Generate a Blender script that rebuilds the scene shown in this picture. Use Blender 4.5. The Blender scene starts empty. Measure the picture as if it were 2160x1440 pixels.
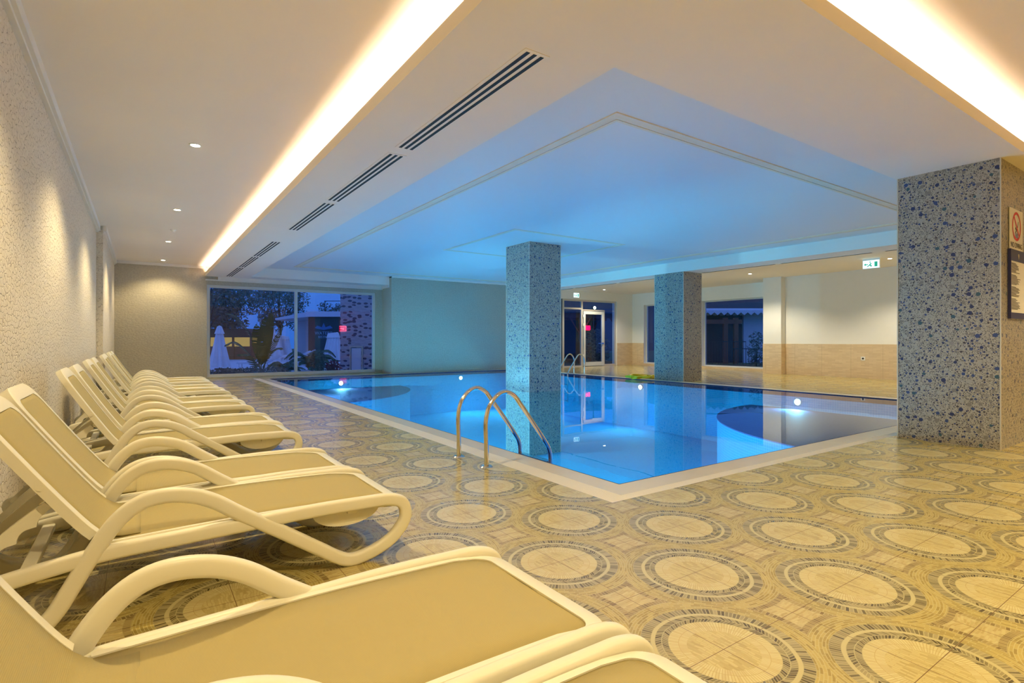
import bpy, bmesh, math, random
from mathutils import Vector, Matrix
random.seed(7)
PI = math.pi
SC = bpy.context.scene
COL = SC.collection

# ------------------------------------------------------------ camera, world, exposure
CAM_H = 1.2
YAW = math.radians(34.48)
cd = bpy.data.cameras.new('camera'); cam = bpy.data.objects.new('camera', cd); COL.objects.link(cam)
cam.location = (0, 0, CAM_H); cam.rotation_euler = (PI/2, 0, -YAW)
cd.sensor_width = 36; cd.lens = 36*1140/2160; cd.shift_y = -3/2160; cd.clip_end = 400; cd.clip_start = .05
SC.camera = cam
SC.view_settings.view_transform = 'Standard'; SC.view_settings.look = 'None'
SC.view_settings.exposure = 0.0; SC.view_settings.gamma = 1; SC.view_settings.use_curve_mapping = False
world = bpy.data.worlds.new('dusk_sky'); SC.world = world; world.use_nodes = True
wn = world.node_tree; bg = wn.nodes['Background']
wg = wn.nodes.new('ShaderNodeTexCoord'); ws = wn.nodes.new('ShaderNodeSeparateXYZ'); wr = wn.nodes.new('ShaderNodeValToRGB')
wn.links.new(wg.outputs['Generated'], ws.inputs[0]); wn.links.new(ws.outputs['Z'], wr.inputs[0]); wn.links.new(wr.outputs[0], bg.inputs[0])
wr.color_ramp.elements[0].position = 0; wr.color_ramp.elements[0].color = (.05, .19, .70, 1)
wr.color_ramp.elements[1].position = .5; wr.color_ramp.elements[1].color = (.18, .32, .95, 1)
bg.inputs[1].default_value = 1.0
try:
    SC.cycles.max_bounces = 8; SC.cycles.diffuse_bounces = 4; SC.cycles.glossy_bounces = 4
    SC.cycles.transparent_max_bounces = 12; SC.cycles.transmission_bounces = 6
    SC.cycles.sample_clamp_indirect = 6; SC.cycles.caustics_reflective = False; SC.cycles.caustics_refractive = False
    SC.cycles.blur_glossy = .6
except Exception: pass

# energies (W) of the room's own lamps
WARM = (1.0, .785, .42); WARM2 = (1.0, .87, .64); COVE = (1.0, .74, .56); POOLC = (.30, .76, 1.0)
E_LEFT = 235; E_CAM = 238; E_RIGHT = 255; E_POOL = 108; S_COVE = 60.0

# ------------------------------------------------------------ node helper
class NT:
    def __init__(s, name, rough=.5, color=(.8,.8,.8), spec=.5, metal=0):
        s.m = bpy.data.materials.new(name); s.m.use_nodes = True; s.t = s.m.node_tree; s.b = s.t.nodes['Principled BSDF']
        s.b.inputs['Roughness'].default_value = rough; s.b.inputs['Base Color'].default_value = (*color, 1)
        s.b.inputs['Metallic'].default_value = metal; s.b.inputs['Specular IOR Level'].default_value = spec
    def n(s, kind, ins=None, **kw):
        nd = s.t.nodes.new('ShaderNode'+kind)
        for k, v in kw.items(): setattr(nd, k, v)
        for k, v in (ins or {}).items(): s.set(nd.inputs[k], v)
        return nd
    def set(s, sock, v):
        if isinstance(v, bpy.types.NodeSocket): s.t.links.new(v, sock)
        elif isinstance(v, tuple) and len(v) == 3 and sock.type == 'RGBA': sock.default_value = (*v, 1)
        else: sock.default_value = v
    def ma(s, op, a, b=None, c=None, clamp=False):
        nd = s.t.nodes.new('ShaderNodeMath'); nd.operation = op; nd.use_clamp = clamp
        for i, v in enumerate((a, b, c)):
            if v is not None: s.set(nd.inputs[i], v)
        return nd.outputs[0]
    def mix(s, f, a, b, mode='MIX'):
        nd = s.t.nodes.new('ShaderNodeMix'); nd.data_type = 'RGBA'; nd.blend_type = mode
        s.set(nd.inputs['Factor'], f); s.set(nd.inputs['A'], a); s.set(nd.inputs['B'], b); return nd.outputs['Result']
    def xyz(s, x, y, z=0.0):
        nd = s.t.nodes.new('ShaderNodeCombineXYZ'); s.set(nd.inputs[0], x); s.set(nd.inputs[1], y); s.set(nd.inputs[2], z); return nd.outputs[0]
    def sep(s, v):
        nd = s.t.nodes.new('ShaderNodeSeparateXYZ'); s.t.links.new(v, nd.inputs[0]); return nd.outputs
    def co(s, which='Object'): return s.n('TexCoord').outputs[which]
    def noise(s, vec, scale, detail=2, rough=.5, out='Fac'):
        nd = s.n('TexNoise', {'Vector': vec, 'Scale': scale, 'Detail': detail, 'Roughness': rough}); return nd.outputs[out]
    def vor(s, vec, scale, feature='F1', dims='2D', rnd=1.0):
        nd = s.t.nodes.new('ShaderNodeTexVoronoi'); nd.voronoi_dimensions = dims; nd.feature = feature
        s.set(nd.inputs['Vector'], vec); s.set(nd.inputs['Scale'], scale); s.set(nd.inputs['Randomness'], rnd); return nd.outputs
    def brick(s, vec, c1, c2, cm, w, h, mortar=.002, offset=.5, bias=0.0, smooth=.1):
        nd = s.t.nodes.new('ShaderNodeTexBrick'); nd.offset = offset; nd.squash = 1
        for k, v in dict(Vector=vec, Color1=c1, Color2=c2, Mortar=cm, Scale=1.0).items(): s.set(nd.inputs[k], v)
        for k, v in {'Mortar Size': mortar, 'Mortar Smooth': smooth, 'Bias': bias, 'Brick Width': w, 'Row Height': h}.items(): s.set(nd.inputs[k], v)
        return nd.outputs
    def ramp(s, f, stops, interp='LINEAR'):
        nd = s.t.nodes.new('ShaderNodeValToRGB'); r = nd.color_ramp; r.interpolation = interp
        while len(r.elements) < len(stops): r.elements.new(.5)
        for e, (p, c) in zip(r.elements, stops): e.position = p; e.color = (*c, 1)
        s.set(nd.inputs[0], f); return nd.outputs[0]
    def bump(s, h, strength=.3, dist=.01):
        nd = s.n('Bump', {'Height': h, 'Strength': strength, 'Distance': dist}); s.t.links.new(nd.outputs[0], s.b.inputs['Normal'])
    def base(s, c): s.set(s.b.inputs['Base Color'], c)
def plain(name, color, rough=.5, metal=0, spec=.5, var=.04, scale=6):
    t = NT(name, rough, color, spec, metal)
    if var:
        f = t.noise(t.co(), scale, 3)
        t.base(t.mix(f, tuple(c*(1-var) for c in color), tuple(min(1, c*(1+var)) for c in color)))
    return t.m
def emit(name, color, strength):
    m = bpy.data.materials.new(name); m.use_nodes = True; t = m.node_tree; t.nodes.clear()
    e = t.nodes.new('ShaderNodeEmission'); o = t.nodes.new('ShaderNodeOutputMaterial')
    e.inputs[0].default_value = (*color, 1); e.inputs[1].default_value = strength; t.links.new(e.outputs[0], o.inputs[0]); return m
M = {}
# patterned floor tile: circles on every other tile corner
def floor_mat():
    t = NT('patterned_floor_tile', .16, spec=.5)
    p = t.sep(t.co()); T = .502
    ns = t.sep(t.noise(t.co(), 9, 2, out='Color'))
    jx = t.ma('MULTIPLY', t.ma('SUBTRACT', ns[0], .5), .012); jy = t.ma('MULTIPLY', t.ma('SUBTRACT', ns[1], .5), .012)
    u0 = t.ma('DIVIDE', t.ma('SUBTRACT', p[0], .86), T); v0 = t.ma('DIVIDE', t.ma('SUBTRACT', p[1], .26), T)
    u = t.ma('ADD', u0, t.ma('MULTIPLY', jx, 1.2)); v = t.ma('ADD', v0, t.ma('MULTIPLY', jy, 1.2))
    a = t.ma('MULTIPLY', t.ma('ADD', u, v), .5); b = t.ma('MULTIPLY', t.ma('SUBTRACT', u, v), .5)
    ra = t.ma('ROUND', a); rb = t.ma('ROUND', b)
    fa = t.ma('SUBTRACT', a, ra); fb = t.ma('SUBTRACT', b, rb)
    du = t.ma('MULTIPLY', t.ma('ADD', fa, fb), T); dv = t.ma('MULTIPLY', t.ma('SUBTRACT', fa, fb), T)
    r = t.ma('SQRT', t.ma('ADD', t.ma('MULTIPLY', du, du), t.ma('MULTIPLY', dv, dv)))
    th = t.ma('ARCTAN2', dv, du)
    cream = (.72, .60, .31); tan = (.55, .42, .18); ochre = (.50, .36, .11); pale = (.77, .66, .37)
    dark = (.12, .088, .04); brown = (.27, .185, .08); gry = (.50, .41, .22)
    zoff = t.ma('ADD', t.ma('MULTIPLY', ra, 3.17), t.ma('MULTIPLY', rb, 7.31))
    # small weave strokes (also the disc's heart)
    sx = t.ma('ADD', p[0], t.ma('MULTIPLY', jx, 4)); sy = t.ma('ADD', p[1], t.ma('MULTIPLY', jy, 4))
    weave = t.brick(t.xyz(sx, sy), cream, tan, (.66, .51, .26), .045, .011, .0018, smooth=.4)[0]
    heart = t.brick(t.xyz(sy, sx), (.72, .59, .29), (.42, .30, .10), (.62, .48, .22), .05, .0125, .002, bias=-.45, smooth=.4)[0]
    rad = t.brick(t.xyz(t.ma('ADD', r, .004), t.ma('MULTIPLY', th, .18)), pale, (.66, .51, .25), (.60, .45, .2), .085, .0105, .0016, 0, -.3, .5)[0]
    chev_s = t.ma('PINGPONG', t.ma('SUBTRACT', r, .205), .0265)
    chev = t.brick(t.xyz(t.ma('SUBTRACT', r, .205), t.ma('ADD', t.ma('MULTIPLY', th, .24), t.ma('MULTIPLY', chev_s, .75))), dark, gry, (.60, .50, .27), .0265, .0150, .0028, 0, -.05, .8)[0]
    bars = t.brick(t.xyz(t.ma('SUBTRACT', r, .273), t.ma('MULTIPLY', th, .30)), dark, gry, (.60, .50, .27), .043, .0158, .003, 0, .05, .8)[0]
    tang = t.brick(t.xyz(t.ma('ADD', t.ma('MULTIPLY', th, .38), t.ma('MULTIPLY', zoff, .013)), r), (.60, .46, .165), (.32, .225, .07), (.66, .545, .26), .052, .0125, .002, .37, -.25, .5)[0]
    obar = t.brick(t.xyz(t.ma('SUBTRACT', r, .392), t.ma('MULTIPLY', th, .41)), brown, tan, (.60, .48, .24), .030, .0158, .0026, 0, -.15, .8)[0]
    col = heart
    for edge, c in ((.135, rad), (.205, chev), (.258, None), (.273, bars), (.316, tang), (.392, obar), (.422, weave)):
        if c is None: c = (.68, .57, .32)
        col = t.mix(t.ma('GREATER_THAN', r, edge), col, c)
    big = t.noise(t.co(), 1.7, 3); col = t.mix(big, t.mix(1, col, (.92, .88, .80), 'MULTIPLY'), col); col = t.mix(1, col, (.89, .92, .79), 'MULTIPLY')
    fu = t.ma('ABSOLUTE', t.ma('SUBTRACT', u0, t.ma('ROUND', u0))); fv = t.ma('ABSOLUTE', t.ma('SUBTRACT', v0, t.ma('ROUND', v0)))
    j = t.ma('LESS_THAN', t.ma('MINIMUM', fu, fv), .0028)
    t.base(t.mix(j, col, (.20, .12, .05)))
    t.set(t.b.inputs['Roughness'], t.ma('ADD', .13, t.ma('MULTIPLY', t.noise(t.co(), 30, 2), .12)))
    t.bump(t.noise(t.co(), 14, 2), .04, .01)
    return t.m
M['floor'] = floor_mat()
def mosaic_mat():
    t = NT('pebble_mosaic', .28, spec=.4)
    uv = t.co('UV'); nz = t.n('VectorMath', {0: t.noise(uv, 30, 2, out='Color'), 1: (.5, .5, .5)}, operation='SUBTRACT').outputs[0]
    nz = t.n('VectorMath', {0: nz, 'Scale': .011}, operation='SCALE').outputs[0]
    w = t.n('VectorMath', {0: uv, 1: nz}, operation='ADD').outputs[0]
    col = t.mix(t.noise(uv, 14, 2), (.40, .365, .30), (.49, .45, .375))
    def layer(col, sc, lo, span, exist, stops, off):
        wo = t.n('VectorMath', {0: w, 1: (off, off*1.7, 0)}, operation='ADD').outputs[0]
        v = t.vor(wo, sc, rnd=.92); rnd = t.sep(v['Color'])
        size = t.ma('MULTIPLY', t.ma('ADD', lo, t.ma('MULTIPLY', rnd[0], span)), t.ma('GREATER_THAN', rnd[1], exist))
        mask = t.ma('LESS_THAN', v['Distance'], size)
        return t.mix(mask, col, t.ramp(rnd[2], stops, 'CONSTANT'))
    navy = (.035, .045, .13); blue = (.05, .08, .21); teal = (.05, .11, .15); taupe = (.24, .225, .20); lg = (.40, .38, .34); dk = (.075, .065, .07)
    col = layer(col, 95, .20, .14, .40, [(0, dk), (.45, (.15, .14, .14)), (.75, (.3, .28, .25)), (.92, navy)], 3.3)
    col = layer(col, 58, .22, .16, .38, [(0, dk), (.4, (.06, .06, .13)), (.6, (.2, .19, .175)), (.85, taupe)], 1.1)
    col = layer(col, 30, .20, .16, .40, [(0, navy), (.22, taupe), (.5, dk), (.62, lg), (.85, blue)], 5.7)
    col = layer(col, 13, .15, .15, .48, [(0, taupe), (.28, lg), (.5, blue), (.62, navy), (.8, teal), (.88, (.3, .28, .25))], 9.2)
    t.base(col); return t.m
M['mosaic'] = mosaic_mat()
def stone_mat(name, c1, c2, rowh=.028, w=.11, strength=.9):
    t = NT(name, .75, spec=.25); uv = t.co('UV')
    nz = t.n('VectorMath', {0: t.noise(uv, 9, 3, out='Color'), 1: (.5, .5, .5)}, operation='SUBTRACT').outputs[0]
    nz = t.n('VectorMath', {0: nz, 'Scale': .035}, operation='SCALE').outputs[0]
    wv = t.n('VectorMath', {0: uv, 1: nz}, operation='ADD').outputs[0]
    br = t.brick(wv, (1, 1, 1), (.45, .45, .45), (0, 0, 0), w, rowh, .003, .43, 0, .5)
    vr = t.vor(t.n('Mapping', {'Vector': wv, 'Scale': (15, 26, 1)}).outputs[0], 1.0)
    fine = t.noise(uv, 60, 4, .65)
    gate = t.ramp(t.noise(uv, 5, 2), [(.42, (.35, .35, .35)), (.58, (1, 1, 1))])
    hgt = t.ma('ADD', t.ma('MULTIPLY', t.ma('ADD', br[0], t.ma('MULTIPLY', fine, .6)), .8), t.ma('MULTIPLY', vr['Distance'], -.55))
    t.bump(hgt, strength, .010)
    groove = t.ma('MULTIPLY', t.ma('MULTIPLY', br[1], t.ma('GREATER_THAN', fine, .52)), gate)
    col = t.mix(t.noise(wv, 22, 3), c1, c2)
    t.base(t.mix(t.ma('MULTIPLY', groove, .55), col, tuple(c*.35 for c in c2))); return t.m
def chip_mat():
    t = NT('chipped_stone', .8, spec=.2); uv = t.co('UV')
    nz = t.n('VectorMath', {0: t.noise(uv, 14, 3, out='Color'), 1: (.5, .5, .5)}, operation='SUBTRACT').outputs[0]
    nz = t.n('VectorMath', {0: nz, 'Scale': .05}, operation='SCALE').outputs[0]
    wv = t.n('VectorMath', {0: uv, 1: nz}, operation='ADD').outputs[0]
    mp = t.n('Mapping', {'Vector': wv, 'Scale': (15, 24, 1)}).outputs[0]
    v = t.vor(mp, 1.0); ed = t.vor(mp, 1.0, 'DISTANCE_TO_EDGE'); rc = t.sep(v['Color'])
    fine = t.noise(uv, 70, 4, .65); gate = t.noise(uv, 17, 2, .6)
    groove = t.ma('MULTIPLY', t.ma('LESS_THAN', ed['Distance'], .055), t.ma('GREATER_THAN', gate, .55))
    h = t.ma('ADD', t.ma('ADD', t.ma('MULTIPLY', rc[0], .5), t.ma('MULTIPLY', fine, .5)), t.ma('MULTIPLY', t.ma('MINIMUM', ed['Distance'], .12), 4.0))
    t.bump(t.ma('SUBTRACT', h, groove), .8, .012)
    col = t.mix(t.noise(wv, 20, 3), (.88, .82, .70), (.72, .65, .53)); t.base(t.mix(t.ma('MULTIPLY', groove, .6), col, (.22, .17, .10))); return t.m
M['stone'] = chip_mat()
M['stone2'] = stone_mat('split_face_stone_far', (.62, .58, .47), (.44, .41, .33), .035, .16, 1.0)
def wains_mat():
    t = NT('sandstone_tile', .35, spec=.4); uv = t.co('UV')
    b = t.brick(uv, (.74, .58, .36), (.62, .46, .27), (.55, .41, .24), .22, .047, .002, .5)[0]
    f = t.noise(t.n('Mapping', {'Vector': uv, 'Scale': (4, 30, 1)}).outputs[0], 3, 3)
    col = t.mix(t.ma('MULTIPLY', f, .5), b, (.80, .66, .45))
    s = t.sep(uv); fr = t.ma('FRACT', t.ma('DIVIDE', s[0], .9)); j = t.ma('LESS_THAN', fr, .006)
    t.base(t.mix(j, col, (.42, .31, .18))); return t.m
M['wains'] = wains_mat()
M['paint'] = plain('cream_ceiling_paint', (.93, .865, .79), .85, spec=.2, var=.02, scale=1.5)
M['wallpaint'] = plain('warm_white_wall_paint', (.86, .85, .79), .8, spec=.2, var=.02)
M['trim'] = plain('white_plaster_trim', (.82, .80, .76), .6, var=.03)
M['molding'] = plain('beige_molding', (.88, .76, .58), .7, var=.05)
M['coping'] = plain('cream_coping_tile', (.72, .64, .50), .18, var=.05, scale=3)
def grate_mat():
    t = NT('ribbed_grate', .35, spec=.4); s = t.sep(t.co()); 
    g = t.ma('MINIMUM', t.ma('FRACT', t.ma('DIVIDE', s[0], .012)), t.ma('FRACT', t.ma('DIVIDE', s[1], .012)))
    t.base(t.mix(t.ma('LESS_THAN', g, .16), (.88, .80, .62), (.66, .57, .40))); return t.m
M['grate'] = grate_mat()
def pool_mat(name, c1, c2, cm):
    t = NT(name, .7, spec=.15); uv = t.co('UV')
    b = t.brick(uv, c1, c2, cm, .05, .05, .0035, 0, 0, .2)[0]; t.base(b); return t.m
M['pooltile'] = pool_mat('pool_mosaic', (.045, .56, .93), (.04, .50, .88), (.28, .74, .97))
M['steptile'] = pool_mat('step_mosaic', (.17, .18, .42), (.14, .15, .37), (.27, .29, .52))
M['navy'] = pool_mat('pool_edge_tile', (.02, .03, .10), (.03, .04, .14), (.05, .06, .15))
def water_mat():
    m = bpy.data.materials.new('clear_pool_water'); m.use_nodes = True; t = m.node_tree; t.nodes.clear()
    o = t.nodes.new('ShaderNodeOutputMaterial'); mx = t.nodes.new('ShaderNodeMixShader'); tr = t.nodes.new('ShaderNodeBsdfTransparent')
    gl = t.nodes.new('ShaderNodeBsdfGlossy'); fr = t.nodes.new('ShaderNodeFresnel'); no = t.nodes.new('ShaderNodeTexNoise'); bu = t.nodes.new('ShaderNodeBump')
    tc = t.nodes.new('ShaderNodeTexCoord')
    tr.inputs[0].default_value = (.50, .90, 1, 1); gl.inputs['Roughness'].default_value = .004; fr.inputs[0].default_value = 1.33
    no.inputs['Scale'].default_value = 2.2; no.inputs['Detail'].default_value = 1; bu.inputs['Strength'].default_value = .012; bu.inputs['Distance'].default_value = .05
    t.links.new(tc.outputs['Object'], no.inputs['Vector']); t.links.new(no.outputs[0], bu.inputs['Height'])
    t.links.new(bu.outputs[0], gl.inputs['Normal'])
    t.links.new(fr.outputs[0], mx.inputs[0]); t.links.new(tr.outputs[0], mx.inputs[1]); t.links.new(gl.outputs[0], mx.inputs[2]); t.links.new(mx.outputs[0], o.inputs[0]); return m
M['water'] = water_mat()
def glass_mat(name='window_glass', tint=(.80, .88, .96), ior=1.45):
    m = bpy.data.materials.new(name); m.use_nodes = True; t = m.node_tree; t.nodes.clear()
    o = t.nodes.new('ShaderNodeOutputMaterial'); mx = t.nodes.new('ShaderNodeMixShader'); tr = t.nodes.new('ShaderNodeBsdfTransparent')
    gl = t.nodes.new('ShaderNodeBsdfGlossy'); fr = t.nodes.new('ShaderNodeFresnel')
    tr.inputs[0].default_value = (*tint, 1); gl.inputs['Roughness'].default_value = .01; lw = t.nodes.new('ShaderNodeLayerWeight'); pw = t.nodes.new('ShaderNodeMath'); pw.operation = 'POWER'; pw.inputs[1].default_value = 4.5
    ad = t.nodes.new('ShaderNodeMath'); ad.operation = 'MULTIPLY_ADD'; ad.inputs[1].default_value = .85; ad.inputs[2].default_value = .04; t.nodes.remove(fr)
    t.links.new(lw.outputs['Facing'], pw.inputs[0]); t.links.new(pw.outputs[0], ad.inputs[0]); t.links.new(ad.outputs[0], mx.inputs[0]); t.links.new(tr.outputs[0], mx.inputs[1]); t.links.new(gl.outputs[0], mx.inputs[2]); t.links.new(mx.outputs[0], o.inputs[0]); return m
M['glass'] = glass_mat()
M['plastic'] = plain('cream_resin', (.82, .78, .62), .38, spec=.4, var=.02)
def sling_mat():
    t = NT('woven_sling_fabric', .75, spec=.2); uv = t.co('UV')
    w = t.n('TexWave', {'Vector': uv, 'Scale': 110.0, 'Distortion': 0.0}).outputs['Fac']
    w2 = t.n('TexWave', {'Vector': uv, 'Scale': 75.0}, bands_direction='Y').outputs['Fac']
    f = t.ma('MULTIPLY', t.ma('ADD', w, w2), .5)
    t.base(t.mix(f, (.375, .305, .13), (.485, .40, .18))); t.bump(f, .25, .002); return t.m
M['sling'] = sling_mat()
M['steel'] = plain('polished_steel', (.72, .70, .68), .12, 1.0, var=0)
M['alu'] = plain('champagne_aluminium', (.62, .58, .50), .4, .4, var=.03)
M['alu_w'] = plain('pale_window_frame', (.66, .68, .66), .4, .2, var=.03)
M['black'] = plain('black_slot', (.012, .010, .008), .7, var=0)
M['white'] = plain('white_plastic', (.85, .84, .80), .4, var=0)
M['red'] = plain('red_print', (.62, .02, .02), .4, var=0)
M['navyprint'] = plain('navy_print', (.025, .03, .12), .35, var=0)
M['blackprint'] = plain('black_print', (.03, .025, .02), .4, var=0)
M['yellow'] = plain('yellow_hose', (1.0, .68, .0), .45, var=.05)
M['lamp'] = emit('downlight_lens', (1, .86, .6), 90)
M['cove'] = emit('cove_strip', COVE, S_COVE)
M['poollamp'] = emit('pool_lamp_lens', (.75, .93, 1), 25)
M['exit'] = emit('exit_sign_face', (.66, .95, 1), 1.8)
M['exitgreen'] = emit('exit_sign_green', (.03, .42, .28), 1.0)
M['neon'] = emit('red_neon', (1, .10, .14), 60)
M['neonbg'] = emit('red_neon_back', (1, .0, .03), 9)
M['flood'] = emit('floodlight', (.8, 1, .55), 60)

# ------------------------------------------------------------ mesh helpers
def uvbox(me):
    uv = me.uv_layers.new(name='uv') if not me.uv_layers else me.uv_layers[0]
    for p in me.polygons:
        n = p.normal; ax = max(range(3), key=lambda i: abs(n[i]))
        for li in p.loop_indices:
            c = me.vertices[me.loops[li].vertex_index].co
            uv.data[li].uv = (c.y, c.z) if ax == 0 else ((c.x, c.z) if ax == 1 else (c.x, c.y))
def obj(name, bm, mat, parent=None, loc=None, smooth=False, uv=True, recalc=True):
    me = bpy.data.meshes.new(name)
    if recalc: bmesh.ops.recalc_face_normals(bm, faces=bm.faces)
    bm.normal_update(); bm.to_mesh(me); bm.free()
    if uv: uvbox(me)
    if smooth:
        for p in me.polygons: p.use_smooth = True
        try: me.set_sharp_from_angle(angle=math.radians(40))
        except Exception: pass
    me.materials.append(mat); o = bpy.data.objects.new(name, me); COL.objects.link(o)
    if parent: o.parent = parent
    if loc: o.location = loc
    return o
def box(bm, x0, x1, y0, y1, z0, z1, mat=None):
    v = [bm.verts.new((x, y, z)) for x in (x0, x1) for y in (y0, y1) for z in (z0, z1)]
    for f in ((0,1,3,2), (4,6,7,5), (0,4,5,1), (2,3,7,6), (0,2,6,4), (1,5,7,3)): bm.faces.new([v[i] for i in f])
    return v
def boxes(*bs):
    bm = bmesh.new()
    for b in bs: box(bm, *b)
    return bm
def bevel(bm, w=.004, seg=2):
    bmesh.ops.bevel(bm, geom=list(bm.edges), offset=w, segments=seg, affect='EDGES', profile=.6); return bm
def cyl(bm, p, r, h, axis='Z', seg=20, r2=None):
    r2 = r if r2 is None else r2; A, B = [], []
    for i in range(seg):
        a = 2*PI*i/seg; c, s_ = math.cos(a), math.sin(a)
        for L, rr, hh in ((A, r, 0), (B, r2, h)):
            q = {'Z': (c*rr, s_*rr, hh), 'X': (hh, c*rr, s_*rr), 'Y': (c*rr, hh, s_*rr)}[axis]
            L.append(bm.verts.new(Vector(p)+Vector(q)))
    bm.faces.new(A[::-1]); bm.faces.new(B)
    for i in range(seg): bm.faces.new((A[i], A[(i+1) % seg], B[(i+1) % seg], B[i]))
    return bm
def catmull(pts, n=6, closed=False):
    P_ = [Vector(p) for p in pts]; N_ = len(P_); out = []
    for i in range(N_ if closed else N_-1):
        g = (lambda k: P_[k % N_]) if closed else (lambda k: P_[max(0, min(N_-1, k))])
        a, b, c, d = g(i-1), g(i), g(i+1), g(i+2)
        for k in range(n):
            t = k/n; out.append(.5*((2*b)+(c-a)*t+(2*a-5*b+4*c-d)*t*t+(3*b-a-3*c+d)*t**3))
    if not closed: out.append(P_[-1])
    return out
def section(w, h, r, k=3):      # rounded rectangle, (in-plane, lateral)
    out = []
    for cx, cy, a0 in ((w/2-r, h/2-r, 0), (-w/2+r, h/2-r, 90), (-w/2+r, -h/2+r, 180), (w/2-r, -h/2+r, 270)):
        for i in range(k+1):
            a = math.radians(a0+90*i/k); out.append((cx+r*math.cos(a), cy+r*math.sin(a)))
    return out
def sweep(bm, path, sec, closed=False, lateral=Vector((0, 1, 0))):
    n = len(path); rings = []
    for i, p in enumerate(path):
        a = path[(i-1) % n] if closed or i else path[i]; b = path[(i+1) % n] if closed or i < n-1 else path[i]
        t = (b-a).normalized(); nn = lateral.cross(t)
        if nn.length < 1e-4: nn = Vector((0, 0, 1)).cross(t)
        nn.normalize(); l2 = t.cross(nn).normalized()
        rings.append([bm.verts.new(p+nn*u+l2*v) for u, v in sec])
    m = len(sec)
    for i in range(n if closed else n-1):
        A, B = rings[i], rings[(i+1) % n]
        for j in range(m): bm.faces.new((A[j], A[(j+1) % m], B[(j+1) % m], B[j]))
    if not closed: bm.faces.new(rings[0][::-1]); bm.faces.new(rings[-1])
    return bm
def tube(bm, pts, r, seg=10, closed=False, n=5):
    path = catmull(pts, n, closed); sec = [(r*math.cos(2*PI*i/seg), r*math.sin(2*PI*i/seg)) for i in range(seg)]
    rings = []; N_ = len(path); nn = None
    for i, p in enumerate(path):
        a = path[(i-1) % N_] if closed or i else path[i]; b = path[(i+1) % N_] if closed or i < N_-1 else path[i]
        t = (b-a).normalized()
        if nn is None: nn = t.orthogonal().normalized()
        nn = (nn-t*nn.dot(t)).normalized(); l2 = t.cross(nn)
        rings.append([bm.verts.new(p+nn*u+l2*v) for u, v in sec])
    for i in range(N_ if closed else N_-1):
        A, B = rings[i], rings[(i+1) % N_]
        for j in range(seg): bm.faces.new((A[j], A[(j+1) % seg], B[(j+1) % seg], B[j]))
    if not closed: bm.faces.new(rings[0][::-1]); bm.faces.new(rings[-1])
    return bm
def prism(bm, poly, lo, hi, axis='Y'):      # poly in the two other axes
    def mk(a, b, h): return {'Y': (a, h, b), 'X': (h, a, b), 'Z': (a, b, h)}[axis]
    A = [bm.verts.new(mk(a, b, lo)) for a, b in poly]; B = [bm.verts.new(mk(a, b, hi)) for a, b in poly]
    n = len(poly); bm.faces.new(A[::-1]); bm.faces.new(B)
    for i in range(n): bm.faces.new((A[i], A[(i+1) % n], B[(i+1) % n], B[i]))
    return bm
def tag(o, label=None, cat=None, group=None, kind=None):
    if label: o['label'] = label
    if cat: o['category'] = cat
    if group: o['group'] = group
    if kind: o['kind'] = kind
    return o
def thing(name, label, cat, loc=(0, 0, 0), rz=0, group=None):
    o = bpy.data.objects.new(name, None); COL.objects.link(o); o.location = loc; o.rotation_euler = (0, 0, rz)
    o.empty_display_size = .1; return tag(o, label, cat, group)
def struct(name, bm, m, label=None, **k): return tag(obj(name, bm, m, **k), label, None, None, 'structure')
def dup(root, loc, rz, label, group=None):
    r = root.copy(); COL.objects.link(r); r.location = loc; r.rotation_euler = (0, 0, rz); r['label'] = label
    if group: r['group'] = group
    for ch in list(root.children):
        c = ch.copy(); COL.objects.link(c); c.parent = r
        for g in ch.children:
            d = g.copy(); COL.objects.link(d); d.parent = c
    return r

# ------------------------------------------------------------ the room
PX0, PX1, PY0, PY1 = 3.28, 12.6, 3.2, 18.1       # pool opening
ZS, ZC, ZR = 3.19, 3.50, 3.42                    # soffit, upper ceiling, right ceiling
WL, WR = -.74, 19.7
struct('floor', boxes((WL, 2.87, -6, 19.4, -.12, 0), (2.87, WR+.1, -6, 2.87, -.12, 0), (12.9, WR+.1, 2.87, 18.4, -.12, 0), (2.87, 7.4, 18.36, 19.4, -.12, 0)), M['floor'], 'patterned floor tiles with circles of strokes around the pool')
struct('pool_coping', boxes((3.06, PX0, PY0, PY1, -.12, 0), (3.06, PX1+.12, 2.97, PY0, -.12, 0), (PX1, PX1+.12, PY0, PY1, -.12, 0), (3.06, PX1+.12, PY1, 18.3, -.12, 0)), M['coping'], 'smooth cream tiled border around the pool')
struct('overflow_grate', boxes((2.87, 3.06, 2.87, 18.36, -.12, 0), (3.06, 12.9, 2.87, 2.97, -.12, 0), (PX1+.12, 12.9, 2.97, 18.36, -.12, 0)), M['grate'], 'ribbed cream overflow grate along the pool')
ZB = -1.5
struct('pool_basin', boxes((PX0-.1, PX1+.1, PY0-.1, PY1+.1, ZB-.1, ZB), (PX0-.1, PX0, PY0, PY1, ZB, -.12), (PX1, PX1+.1, PY0, PY1, ZB, -.12), (PX0, PX1, PY0-.1, PY0, ZB, -.12), (PX0, PX1, PY1, PY1+.1, ZB, -.12)), M['pooltile'], 'blue mosaic pool basin')
e = .004
struct('pool_edge_trim', boxes((PX0, PX0+.022, PY0+.022, PY1, -.12, -.004), (PX1-e, PX1, PY0+.022, PY1, -.12, -.004), (PX0, PX1, PY0, PY0+.022, -.12, -.004), (PX0, PX1, PY1-e, PY1, -.12, -.002)), M['navy'], 'dark blue tile line at the pool rim')
bm = bmesh.new(); wx, wy = (PX0, 7.414, 8.366, PX1), (PY0, 10.094, 11.056, PY1)
v = [[bm.verts.new((x, y, -.016)) for y in wy] for x in wx]
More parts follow.
